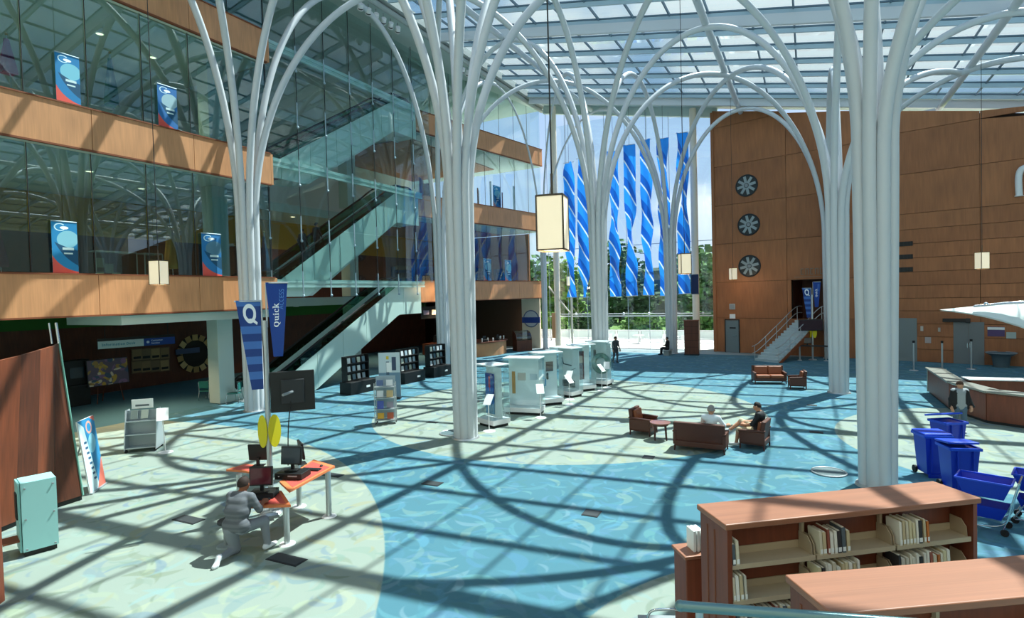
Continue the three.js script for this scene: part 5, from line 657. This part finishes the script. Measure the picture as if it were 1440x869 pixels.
// ---------------------------------------------------------------- handrail and cart handle close to the camera
{
  const p = onFloor(957, 852, 3.35), q = onFloor(1112, 864, 3.35), d = q.clone().sub(p), t = thing('steel_handrail', 'green grey steel handrail running in front of the bookcases', 'handrail', [p.x, 0, p.z]); const e = d.clone().multiplyScalar(2.2); part('rail', rod(V(0, 3.35, 0), V(e.x, 3.35, e.z), 0.024, 0.024, 12), mat(0x6f8f92, 0.3, { metalness: 0.5 }), t); part('end_cap', new THREE.SphereGeometry(0.026, 12, 8).translate(0, 3.35, 0), mat(0x6f8f92, 0.3, { metalness: 0.5 }), t); for (const k of [0.08, 0.9]) part('post', rod(V(e.x * k, 0, e.z * k), V(e.x * k, 3.35, e.z * k), 0.018), M.aluminium, t);
  const h = onFloor(912, 862, 1.0), c = thing('book_cart', 'chrome handled book cart standing before the low shelf range', 'cart', [h.x, 0, h.z], 0.4); part('handle', tube([V(0, 0.5, 0), V(0, 0.98, 0), V(0.05, 1.03, 0), V(0.4, 1.03, 0), V(0.45, 0.98, 0), V(0.45, 0.5, 0)], 0.016, 40), M.chrome, c); part('tray', rb(0.5, 0.04, 0.8, 0.01, 0.22, 0.5, -0.4), M.grey, c); part('tray', rb(0.5, 0.04, 0.8, 0.01, 0.22, 0.2, -0.4), M.grey, c); for (const [a, b] of [[0, 0], [0.45, 0], [0, -0.78], [0.45, -0.78]]) { part('post', rod(V(a, 0.1, b), V(a, 0.5, b), 0.014), M.chrome, c); part('wheel', cyl(0.05, 0.05, 0.03, 0, 0, 0, 14).rotateZ(Math.PI / 2).translate(a, 0.05, b), M.black, c); }
}
// ---------------------------------------------------------------- blue bins and shopping carts
{
  const bin = (px, py, lab, turn, k) => { const p = onFloor(px, py), t = thing('blue_wheeled_bin', lab, 'bin', [p.x, 0, p.z], turn, 'blue wheeled bins'); const g = new THREE.CylinderGeometry(0.42, 0.33, 0.95, 4, 1).rotateY(Math.PI / 4).scale(1, 1, 0.9); part('body', g.translate(0, 0.56, 0).toNonIndexed(), M.blueplastic, t); t.children[0].geometry.computeVertexNormals(); part('rim', [bx(0.66, 0.06, 0.05, 0, 1.03, 0.28), bx(0.66, 0.06, 0.05, 0, 1.03, -0.28), bx(0.05, 0.06, 0.56, 0.31, 1.03, 0), bx(0.05, 0.06, 0.56, -0.31, 1.03, 0)], M.blueplastic2, t); part('lid', rb(0.64, 0.05, 0.58, 0.02, 0, 1.08 + k, -0.02 - k, 0, -k * 2), M.blueplastic2, t); for (const s of [-1, 1]) { part('wheel', cyl(0.09, 0.09, 0.05, 0, 0, 0, 16).rotateZ(Math.PI / 2).translate(s * 0.27, 0.09, -0.25), M.rubber, t); part('rib', bx(0.03, 0.85, 0.03, s * 0.16, 0.56, 0.29), M.blueplastic, t); } part('front_foot', bx(0.4, 0.09, 0.06, 0, 0.045, 0.22), M.blueplastic, t); };
  bin(1311, 668, 'blue wheeled bin with a closed lid, nearer the branching column', 0.35, 0.0); bin(1348, 690, 'wide blue wheeled bin with its lid ajar, beside the shopping carts', 0.3, 0.05); bin(1333, 645, 'blue wheeled bin with a raised lid behind the other bins', 0.6, 0.12);
  const cart = (px, py, lab, turn) => { const p = onFloor(px, py), t = thing('blue_shopping_cart', lab, 'shopping cart', [p.x, 0, p.z], turn, 'blue shopping carts'); const tub = (w0, w1, l0, l1, h, y) => { const v = [[-w0, 0, -l0], [w0, 0, -l0], [w0, 0, l0], [-w0, 0, l0], [-w1, h, -l1], [w1, h, -l1], [w1, h, l1], [-w1, h, l1]].map(([a, b, c]) => V(a, b + y, c)), f = [[0, 1, 2, 3], [0, 1, 5, 4], [1, 2, 6, 5], [2, 3, 7, 6], [3, 0, 4, 7]], P = []; for (const q of f) for (const i of [0, 1, 2, 0, 2, 3]) P.push(v[q[i]].x, v[q[i]].y, v[q[i]].z); const g = new THREE.BufferGeometry(); g.setAttribute('position', new THREE.Float32BufferAttribute(P, 3)); g.computeVertexNormals(); return g; }; const bp = M.blueplastic.clone(); bp.side = THREE.DoubleSide; part('upper_basket', tub(0.2, 0.28, 0.3, 0.42, 0.32, 0.66), bp, t); part('upper_rim', [bx(0.58, 0.03, 0.03, 0, 0.98, 0.42), bx(0.58, 0.03, 0.03, 0, 0.98, -0.42), bx(0.03, 0.03, 0.84, 0.28, 0.98, 0), bx(0.03, 0.03, 0.84, -0.28, 0.98, 0)], M.blueplastic2, t); part('lower_basket', tub(0.18, 0.24, 0.26, 0.36, 0.24, 0.26), bp, t); for (const s of [-1, 1]) part('side_frame', [tube([V(s * 0.26, 0.08, 0.38), V(s * 0.27, 0.22, -0.3), V(s * 0.29, 0.62, -0.42), V(s * 0.29, 1.05, -0.52)], 0.016), rod(V(s * 0.26, 0.1, 0.4), V(s * 0.27, 0.66, 0.1), 0.014)], M.chrome, t); part('handle', rod(V(-0.3, 1.05, -0.52), V(0.3, 1.05, -0.52), 0.02), M.chrome, t); for (const [a, b] of [[-0.25, 0.38], [0.25, 0.38], [-0.26, -0.32], [0.26, -0.32]]) part('wheel', cyl(0.065, 0.065, 0.035, 0, 0, 0, 16).rotateZ(Math.PI / 2).translate(a, 0.065, b), M.rubber, t); part('base_bar', [rod(V(-0.26, 0.1, 0.38), V(0.26, 0.1, 0.38), 0.014), rod(V(-0.26, 0.12, -0.3), V(0.26, 0.12, -0.3), 0.014)], M.chrome, t); };
  cart(1385, 742, 'blue plastic shopping cart beside the wide blue bin', -1.9); cart(1466, 738, 'blue plastic shopping cart cut by the frame edge', -1.9);
}
// ---------------------------------------------------------------- service desk with canopy
{
  const t = thing('service_desk', 'long angled brown service desk with a pale stone edge', 'desk'), pts = [[25.3, 15.6], [25.35, 19.6], [26.0, 21.6], [27.4, 22.4], [31.5, 22.6]], H = 1.12;
  for (let i = 0; i < pts.length - 1; i++) { const [x0, z0] = pts[i], [x1, z1] = pts[i + 1], L = Math.hypot(x1 - x0, z1 - z0), a = Math.atan2(-(z1 - z0), x1 - x0), nx = (z1 - z0) / L, nz = -(x1 - x0) / L; part('front_panel', bx(L - 0.015, H - 0.22, 0.06, 0, 0.1 + (H - 0.22) / 2, 0).rotateY(a).translate((x0 + x1) / 2, 0, (z0 + z1) / 2), M.cherryv, t); part('toe_kick', bx(L, 0.1, 0.05, 0, 0.05, -0.05).rotateY(a).translate((x0 + x1) / 2, 0, (z0 + z1) / 2), M.dark, t); part('counter_top', rb(L + 0.2, 0.07, 0.62, 0.015, 0, H - 0.04, -0.2).rotateY(a).translate((x0 + x1) / 2, 0, (z0 + z1) / 2), mat(0x8f9088, 0.3), t); }
  part('end_panel', bx(0.7, H - 0.1, 0.06, 25.6, H / 2, 15.6), mat(0xaeb9b2, 0.5), t);
  const b = thing('back_counter', 'white topped back counter inside the service desk', 'counter', [28, 0, 17.6], 0.15); part('body', bx(3.6, 0.98, 0.6, 0, 0.49, 0), M.cherryv, b); part('top', rb(3.8, 0.05, 0.75, 0.012, 0, 1.0, 0), M.white, b);
  let p = onFloor(1398, 536, 1.03); { const s = thing('counter_sign', 'white printed card standing on the white back counter', 'sign', [28.2, 1.03, 17.6], 0.5); part('card', bx(0.42, 0.6, 0.012, 0, 0.3, 0, 0, -0.15), M.paper, s); part('print', bx(0.28, 0.4, 0.004, 0, 0.32, 0.012, 0, -0.15), mat(0xa8a4a0, 0.7), s); part('foot', bx(0.4, 0.02, 0.16, 0, 0.01, -0.04), M.grey, s); }
  { const s = thing('computer_monitor', 'black monitor on the service desk counter behind the woman', 'monitor', [29.3, 1.12, 21.9], 2.4); part('case', rb(0.5, 0.36, 0.05, 0.01, 0, 0.32, 0), M.black, s); part('neck', bx(0.07, 0.2, 0.04, 0, 0.1, 0), M.black, s); part('base', rb(0.26, 0.02, 0.2, 0.008, 0, 0.01, 0), M.black, s); }
  { const s = thing('office_chair', 'dark office chair behind the service desk', 'chair', [30.2, 0, 20.2], 2.2); part('seat', rb(0.5, 0.09, 0.5, 0.03, 0, 0.48, 0), M.dark, s); part('backrest', rb(0.48, 0.6, 0.08, 0.03, 0, 0.95, 0.24), M.dark, s); part('post', cyl(0.03, 0.03, 0.4, 0, 0.26, 0), M.black, s); for (let k = 0; k < 5; k++) part('base_arm', rod(V(0, 0.1, 0), V(Math.cos(k * 1.257) * 0.28, 0.04, Math.sin(k * 1.257) * 0.28), 0.02), M.black, s); }
  // canopy: a curved white leaf on steel arms
  const tip = onFloor(1322, 437, 3.55), c = thing('desk_canopy', 'white curved canopy with steel arms over the service desk', 'canopy', [tip.x, 3.55, tip.z], -0.25);
  const N = 16, K = 8, P = [], I = [], Lc = 8.5; for (let s = 0; s < 2; s++) for (let i = 0; i <= N; i++) for (let k = 0; k <= K; k++) { const u = i / N, v = k / K - 0.5, w = 2.2 * Math.sin(Math.min(1, u * 1.2 + 0.03) * Math.PI / 2), bend = 0.28 * Math.sin(Math.min(1, u * 2) * 2) - (v > 0 ? 3.4 : 1.2) * (4 * v * v) * u * (0.5 + u); P.push(u * Lc, bend + s * 0.05, v * 2 * w); } for (let s = 0; s < 2; s++) for (let i = 0; i < N; i++) for (let k = 0; k < K; k++) { const a = s * (N + 1) * (K + 1) + i * (K + 1) + k; I.push(a, a + 1, a + K + 2, a, a + K + 2, a + K + 1); }
  const g = new THREE.BufferGeometry(); g.setAttribute('position', new THREE.Float32BufferAttribute(P, 3)); g.setIndex(I); g.computeVertexNormals(); part('shell', g, mat(0xe6eee8, 0.5, { side: THREE.DoubleSide }), c);
  for (const s of [-0.8, 0, 0.8]) part('steel_arm', tube([V(1.2, 0.2, s * 0.6), V(3, 0.35, s), V(5, 0.0, s * 1.4), V(7.5, -0.8, s * 1.6)], 0.045), M.chrome, c); for (let k = 0; k < 3; k++) part('joint', new THREE.SphereGeometry(0.08, 10, 8).translate(1.6 + k * 1.4, 0.3 - k * 0.03, 0.15), M.steel, c);
  part('support_post', rod(V(7.2, -3.55, 0), V(7.2, -0.2, 0), 0.1), M.white, c);
}
// ---------------------------------------------------------------- floor outlet covers
for (const [px, py, w, d, lab] of [[265, 731, 0.7, 0.3, 'dark floor outlet cover in the pale carpet behind the kneeling man'], [403, 787, 0.75, 0.3, 'dark floor outlet cover in front of the low computer desk'], [608, 680, 0.5, 0.3, 'dark floor outlet cover on blue carpet between desk and column'], [832, 722, 0.36, 0.36, 'square dark floor outlet cover alone on open blue carpet'], [912, 643, 0.32, 0.32, 'square grey floor outlet cover near the loveseat back'], [608, 594, 0.45, 0.2, 'small dark floor outlet cover near the magazine rack'], [1148, 608, 0.4, 0.25, 'dark floor outlet cover near the man in black'], [1142, 570, 0.35, 0.25, 'dark floor outlet cover in the shadow of the far column'], [468, 668, 0.6, 0.25, 'dark floor outlet cover beside the standing height desk'], [720, 580, 0.3, 0.2, 'dark floor outlet cover between display cases and armchair']]) { const p = onFloor(px, py), t = thing('floor_outlet', lab, 'outlet cover', [p.x, 0, p.z], 0.05); part('frame', bx(w, 0.012, d, 0, 0.006, 0), M.dark, t); part('lid', bx(w - 0.05, 0.006, d - 0.05, 0, 0.015, 0), mat(0x2f3538, 0.6), t); }
// ---------------------------------------------------------------- people: one continuous surface each, from tapered bones
// bones: [x0,y0,z0,r0, x1,y1,z1,r1, colour index]; local axes: +z is where the person faces, +x their left
function figure(label, bones, colors, pos, turn, cell = 0.022, hair) {
  const t = thing('person', label, 'person', pos, turn);
  const lo = V(1e9, 1e9, 1e9), hi = V(-1e9, -1e9, -1e9);
  for (const b of bones) for (const o of [0, 4]) { lo.min(V(b[o] - b[o + 3], b[o + 1] - b[o + 3], b[o + 2] - b[o + 3])); hi.max(V(b[o] + b[o + 3], b[o + 1] + b[o + 3], b[o + 2] + b[o + 3])); }
  const c = lo.clone().add(hi).multiplyScalar(0.5), half = Math.max(hi.x - lo.x, hi.y - lo.y, hi.z - lo.z) / 2 + 0.06, N = Math.ceil(2 * half / cell) + 1;
  const mc = new MarchingCubes(N, M.skin, false, false, 200000); mc.isolation = 0;
  const nearest = (x, y, z) => { let best = 9, bi = 0, acc = 0; const K = 26; for (let i = 0; i < bones.length; i++) { const b = bones[i], dx = b[4] - b[0], dy = b[5] - b[1], dz = b[6] - b[2], l2 = dx * dx + dy * dy + dz * dz + 1e-9; let s = ((x - b[0]) * dx + (y - b[1]) * dy + (z - b[2]) * dz) / l2; s = s < 0 ? 0 : s > 1 ? 1 : s; const d = Math.sqrt((x - b[0] - dx * s) ** 2 + (y - b[1] - dy * s) ** 2 + (z - b[2] - dz * s) ** 2) - (b[3] + (b[7] - b[3]) * s); if (d < best) { best = d; bi = i; } if (d < 0.2) acc += Math.exp(-K * 2.4 * d); } return [acc > 0 ? -Math.log(acc) / (K * 2.4) : best, bones[bi][8]]; };
  for (let k = 0; k < N; k++) for (let j = 0; j < N; j++) for (let i = 0; i < N; i++) mc.field[i + j * N + k * N * N] = -nearest(c.x + (i - N / 2) / (N / 2) * half, c.y + (j - N / 2) / (N / 2) * half, c.z + (k - N / 2) / (N / 2) * half)[0];
  mc.update();
  const n = mc.count, P = new Float32Array(n * 3), Nn = new Float32Array(n * 3), C = new Float32Array(n * 3), col = new THREE.Color();
  for (let i = 0; i < n; i++) { const x = c.x + mc.positionArray[i * 3] * half, y = c.y + mc.positionArray[i * 3 + 1] * half, z = c.z + mc.positionArray[i * 3 + 2] * half; P.set([x, y, z], i * 3); Nn.set([mc.normalArray[i * 3], mc.normalArray[i * 3 + 1], mc.normalArray[i * 3 + 2]], i * 3); let q = nearest(x, y, z)[1]; let cc = colors[q]; if (Array.isArray(cc)) cc = cc[Math.floor(y / 0.045) % 2]; col.set(cc); C.set([col.r, col.g, col.b], i * 3); }
  const g = new THREE.BufferGeometry(); g.setAttribute('position', new THREE.BufferAttribute(P, 3)); g.setAttribute('normal', new THREE.BufferAttribute(Nn, 3)); g.setAttribute('color', new THREE.BufferAttribute(C, 3));
  const m = sh(new THREE.Mesh(g, new THREE.MeshStandardMaterial({ vertexColors: true, roughness: 0.75 }))); m.name = 'body'; t.add(m);
  if (hair) { const [hx, hy, hz, hr, hc] = hair; const hg = new THREE.SphereGeometry(hr, 18, 12, 0, Math.PI * 2, 0, 1.75), p = hg.attributes.position; for (let i = 0; i < p.count; i++) { const z = p.getZ(i); p.setY(i, p.getY(i) * 1.08 - (z < 0 ? -z * 0.25 * (1 - Math.max(0, p.getY(i)) / hr) : 0) + (z > hr * 0.4 ? 0.02 : 0)); } hg.computeVertexNormals(); part('hair', hg.translate(hx, hy, hz), mat(hc, 0.8), t); }
  return t;
}
// head with nose, chin and ears; SK skin index
const head = (x, y, z, s, SK, tx = 0, tz = 1) => [[x, y + 0.02 * s, z - 0.015 * tz, 0.092 * s, x + 0.01 * tx, y - 0.03 * s, z + 0.012 * tz, 0.08 * s, SK], [x + 0.03 * tx, y - 0.07 * s, z + 0.035 * tz, 0.045 * s, x + 0.04 * tx, y - 0.08 * s, z + 0.045 * tz, 0.035 * s, SK], [x + 0.085 * tx, y, z + 0.085 * tz, 0.014 * s, x + 0.1 * tx, y - 0.03 * s, z + 0.1 * tz, 0.017 * s, SK], [x + 0.088 * tz, y, z - 0.088 * tx, 0.02, x + 0.09 * tz, y - 0.02, z - 0.09 * tx, 0.018, SK], [x - 0.088 * tz, y, z + 0.088 * tx, 0.02, x - 0.09 * tz, y - 0.02, z + 0.09 * tx, 0.018, SK]];
// hand: palm and five bent fingers from wrist w along d (unit), palm normal n
function hand(w, d, n, SK) { const W = V(...w), D = V(...d).normalize(), Nn = V(...n).normalize(), S = V().crossVectors(D, Nn), at = (a, b, c) => W.clone().addScaledVector(D, a).addScaledVector(S, b).addScaledVector(Nn, c), seg = (p, q, r, s) => [p.x, p.y, p.z, r, q.x, q.y, q.z, s, SK], o = [seg(at(0, 0, 0), at(0.07, 0, 0), 0.03, 0.036)]; [[-0.033, 0.06], [-0.011, 0.075], [0.011, 0.07], [0.033, 0.055]].forEach(([b, l]) => { const m = at(0.09 + l * 0.5, b, 0.01); o.push(seg(at(0.08, b, 0), m, 0.011, 0.01), seg(m, at(0.09 + l * 0.85, b, 0.035), 0.01, 0.008)); }); o.push(seg(at(0.02, -0.035, 0), at(0.06, -0.06, 0.02), 0.013, 0.011), seg(at(0.06, -0.06, 0.02), at(0.09, -0.055, 0.035), 0.011, 0.009)); return o; }
const torso = (y0, y1, z0, z1, w, SH) => [[0.09, y0, z0, 0.12, -0.09, y0, z0, 0.12, SH], [0, y0, z0, 0.15, 0, y1 - 0.12, z1, 0.15, SH], [w * 0.55, y1 - 0.1, z1, 0.1, -w * 0.55, y1 - 0.1, z1, 0.1, SH], [w, y1 - 0.05, z1, 0.07, -w, y1 - 0.05, z1, 0.07, SH]];
// 1 the man kneeling at the low desk, seen from behind: striped grey shirt, grey trousers, white trainers
{
  const b = [...torso(0.62, 1.16, 0.02, 0.16, 0.22, 0), [0.13, 0.62, 0, 0.14, -0.13, 0.62, 0, 0.14, 0], [0.08, 0.86, 0.05, 0.17, -0.08, 0.86, 0.05, 0.17, 0], [0.1, 1.0, 0.1, 0.14, -0.1, 1.0, 0.1, 0.14, 0], [0, 1.1, 0.17, 0.065, 0, 1.22, 0.22, 0.055, 1], ...head(0, 1.31, 0.25, 1.1, 1),
    [-0.11, 0.56, 0.02, 0.125, -0.3, 0.55, 0.4, 0.09, 2], [-0.3, 0.55, 0.4, 0.088, -0.35, 0.14, 0.4, 0.062, 2], [-0.35, 0.07, 0.34, 0.052, -0.38, 0.045, 0.6, 0.04, 3],
    [0.11, 0.52, -0.02, 0.125, 0.12, 0.11, 0.1, 0.095, 2], [0.12, 0.11, 0.1, 0.085, 0.09, 0.13, -0.3, 0.058, 2], [0.09, 0.16, -0.36, 0.05, 0.08, 0.045, -0.44, 0.042, 3], [0.08, 0.045, -0.44, 0.042, 0.08, 0.04, -0.5, 0.036, 3],
    [-0.23, 1.08, 0.16, 0.075, -0.33, 0.84, 0.24, 0.065, 0], [-0.33, 0.84, 0.24, 0.05, -0.2, 0.86, 0.5, 0.038, 1], [0.23, 1.08, 0.16, 0.075, 0.33, 0.86, 0.26, 0.065, 0], [0.33, 0.86, 0.26, 0.05, 0.18, 0.88, 0.5, 0.038, 1],
    ...hand([-0.19, 0.87, 0.52], [0.2, 0, 1], [0, -1, 0], 1), ...hand([0.17, 0.88, 0.52], [-0.2, 0, 1], [0, -1, 0], 1)];
  figure('man in striped grey shirt kneeling at the low computer desk', b, [[0x64686e, 0x565a61], 0x8a5238, 0x7b8189, 0xd5dae0], [11.15, 0, 39.15], Math.atan2(-0.25, -0.97), 0.018, [0, 1.325, 0.235, 0.112, 0x2a1a14]);
}
// 2 the man in black in the armchair: legs crossed, khaki shorts, bare shins
figure('man in black shirt and khaki shorts sitting cross legged in a brown armchair', [...torso(0.52, 1.08, -0.06, -0.16, 0.2, 0), [0, 1.05, -0.15, 0.058, 0, 1.14, -0.12, 0.052, 1], ...head(0, 1.24, -0.08, 1.05, 1), [0.1, 0.5, 0, 0.115, 0.13, 0.5, 0.42, 0.085, 2], [0.13, 0.48, 0.44, 0.066, 0.13, 0.12, 0.5, 0.045, 1], [0.13, 0.06, 0.46, 0.045, 0.13, 0.04, 0.7, 0.036, 3], [-0.1, 0.52, 0, 0.115, -0.1, 0.72, 0.4, 0.085, 2], [-0.1, 0.7, 0.42, 0.064, 0.1, 0.48, 0.68, 0.045, 1], [0.1, 0.45, 0.7, 0.044, 0.12, 0.42, 0.9, 0.036, 3], [-0.21, 1.0, -0.15, 0.066, -0.28, 0.74, 0.02, 0.054, 0], [-0.28, 0.74, 0.02, 0.048, -0.1, 0.72, 0.24, 0.037, 1], [0.21, 1.0, -0.15, 0.066, 0.29, 0.74, 0.0, 0.054, 0], [0.29, 0.74, 0, 0.048, 0.12, 0.66, 0.24, 0.037, 1], ...hand([-0.09, 0.72, 0.25], [0.6, 0, 1], [0, -1, 0], 1), ...hand([0.11, 0.66, 0.25], [-0.6, 0, 1], [0, -1, 0], 1)], [0x14161b, 0xc08a6c, 0xb8a98c, 0xe2e2e0], [19.2, 0, 27.6], -Math.PI / 2 - 0.15, 0.02, [0, 1.26, -0.095, 0.105, 0x201712]);
// 3 the person in white on the loveseat
figure('person in white shirt with grey hair sitting on the loveseat', [...torso(0.5, 1.08, -0.08, -0.12, 0.2, 0), [0, 1.05, -0.12, 0.058, 0, 1.14, -0.1, 0.052, 1], ...head(0, 1.24, -0.07, 1.05, 1), [0.1, 0.5, 0, 0.115, 0.14, 0.5, 0.44, 0.085, 2], [0.14, 0.48, 0.46, 0.075, 0.14, 0.12, 0.5, 0.055, 2], [0.14, 0.05, 0.46, 0.045, 0.14, 0.04, 0.7, 0.036, 3], [-0.1, 0.5, 0, 0.115, -0.14, 0.5, 0.44, 0.085, 2], [-0.14, 0.48, 0.46, 0.075, -0.14, 0.12, 0.5, 0.055, 2], [-0.14, 0.05, 0.46, 0.045, -0.14, 0.04, 0.7, 0.036, 3], [-0.21, 1.0, -0.12, 0.066, -0.34, 0.78, 0.02, 0.054, 0], [-0.34, 0.78, 0.02, 0.046, -0.42, 0.74, 0.25, 0.036, 1], [0.21, 1.0, -0.12, 0.066, 0.28, 0.74, 0, 0.054, 0], [0.28, 0.74, 0, 0.046, 0.14, 0.64, 0.24, 0.036, 1], ...hand([-0.42, 0.74, 0.26], [0, 0, 1], [0, -1, 0], 1), ...hand([0.13, 0.64, 0.25], [-0.6, 0, 1], [0, -1, 0], 1)], [0xdfe6ec, 0xb88468, 0x6f87a4, 0xd8d8d8], [18.1, 0, 28.5], Math.PI, 0.02, [0, 1.26, -0.085, 0.105, 0x8e8a88]);
const standing = (C) => [...torso(0.95, 1.5, 0, 0, 0.19, 0), [0, 1.46, 0, 0.055, 0, 1.55, 0.01, 0.05, 1], ...head(0, 1.65, 0.02, 1, 1), [0.1, 0.92, 0, 0.115, 0.1, 0.5, 0.06, 0.075, 2], [0.1, 0.5, 0.06, 0.072, 0.1, 0.1, 0.02, 0.05, 2], [0.1, 0.05, -0.02, 0.045, 0.1, 0.035, 0.16, 0.034, 3], [-0.1, 0.92, 0, 0.115, -0.11, 0.5, -0.03, 0.075, 2], [-0.11, 0.5, -0.03, 0.072, -0.11, 0.12, -0.2, 0.05, 2], [-0.11, 0.08, -0.22, 0.045, -0.11, 0.035, -0.06, 0.034, 3], [0.2, 1.42, 0, 0.066, 0.27, 1.16, -0.04, 0.052, C], [0.27, 1.16, -0.04, 0.05, 0.29, 0.92, 0.08, 0.036, C], [-0.2, 1.42, 0, 0.066, -0.27, 1.16, 0.02, 0.052, C], [-0.27, 1.16, 0.02, 0.05, -0.3, 0.92, 0.12, 0.036, C], ...hand([0.29, 0.9, 0.09], [0, -1, 0.25], [-1, 0, 0], 1), ...hand([-0.3, 0.9, 0.13], [0, -1, 0.25], [1, 0, 0], 1)];
{ const p = onFloor(866, 510); figure('man in dark clothes walking past the last display case', standing(0), [0x3c4248, 0xa87a5e, 0x4a4e54, 0x2a2a2c], [p.x, 0, p.z], 0.9, 0.024, [0, 1.67, 0.005, 0.1, 0x2a201a]); }
{ const p = onFloor(1350, 608), f = figure('woman in black jacket, grey top and jeans walking by the service desk', [...standing(4).filter((b) => b[8] !== 4), [0.2, 1.42, 0, 0.068, 0.29, 1.16, -0.02, 0.056, 4], [0.29, 1.16, -0.02, 0.054, 0.36, 0.92, 0.1, 0.04, 4], [-0.2, 1.42, 0, 0.068, -0.29, 1.16, 0.02, 0.056, 4], [-0.29, 1.16, 0.02, 0.054, -0.34, 0.92, 0.08, 0.04, 4], [0.15, 1.4, -0.02, 0.115, 0.17, 0.9, -0.02, 0.125, 4], [-0.15, 1.4, -0.02, 0.115, -0.17, 0.9, -0.02, 0.125, 4], [0.08, 1.4, -0.08, 0.12, 0.08, 0.9, -0.08, 0.13, 4], [-0.08, 1.4, -0.08, 0.12, -0.08, 0.9, -0.08, 0.13, 4]], [0x9aa0a4, 0xc09074, 0x4d6478, 0xe4e4e4, 0x17181c], [p.x, 0, p.z], 0.25, 0.022, [0, 1.67, 0.0, 0.11, 0x4a3324]); f.scale.setScalar(0.93); }
{ const p = onFloor(941, 499); figure('person in black sitting by the column at the glazed end wall', [...torso(0.5, 1.06, 0, -0.02, 0.19, 0), [0, 1.02, -0.02, 0.055, 0, 1.12, 0, 0.05, 1], ...head(0, 1.22, 0.02, 1, 1), [0.1, 0.5, 0, 0.11, 0.12, 0.5, 0.42, 0.08, 2], [0.12, 0.48, 0.44, 0.07, 0.12, 0.1, 0.48, 0.05, 2], [0.12, 0.05, 0.44, 0.045, 0.12, 0.04, 0.66, 0.035, 2], [-0.1, 0.5, 0, 0.11, -0.12, 0.5, 0.42, 0.08, 2], [-0.12, 0.48, 0.44, 0.07, -0.12, 0.1, 0.48, 0.05, 2], [-0.12, 0.05, 0.44, 0.045, -0.12, 0.04, 0.66, 0.035, 2], [0.2, 0.98, -0.02, 0.064, 0.27, 0.74, 0.05, 0.052, 0], [0.27, 0.74, 0.05, 0.046, 0.15, 0.7, 0.3, 0.036, 1], [-0.2, 0.98, -0.02, 0.064, -0.27, 0.74, 0.05, 0.052, 0], [-0.27, 0.74, 0.05, 0.046, -0.15, 0.7, 0.3, 0.036, 1]], [0x15161a, 0xa87a5e, 0x23262c], [p.x - 0.1, 0, p.z + 0.1], -1.7, 0.024, [0, 1.24, 0, 0.1, 0x1c1512]);
  const t = thing('stone_bench', 'low grey bench at the foot of the column by the end wall', 'bench', [p.x - 0.1, 0, p.z + 0.1], 0); part('seat', rb(0.5, 0.06, 1.2, 0.015, 0, 0.36, 0), M.stone, t); for (const s of [-1, 1]) part('leg', bx(0.4, 0.33, 0.08, 0, 0.165, s * 0.45), M.stone, t); }
// escalator riders on the second flight
{ const s = (10.8 - 4.95) / 9.4, y = (z) => 4.95 + (26.9 - z) * s; for (const [z, x, c, lab] of [[23.4, -3.3, 0x1c2026, 'rider in dark coat standing in front on the escalator'], [24.0, -3.75, 0x2a2f36, 'rider in grey coat standing behind on the escalator']]) figure(lab, standing(0), [c, 0x9a7058, 0x20242a, 0x1a1a1c], [x, y(z) + 0.14, z], Math.PI, 0.034, [0, 1.67, 0.005, 0.1, 0x1c1512]); }
renderer.render(scene, camera);
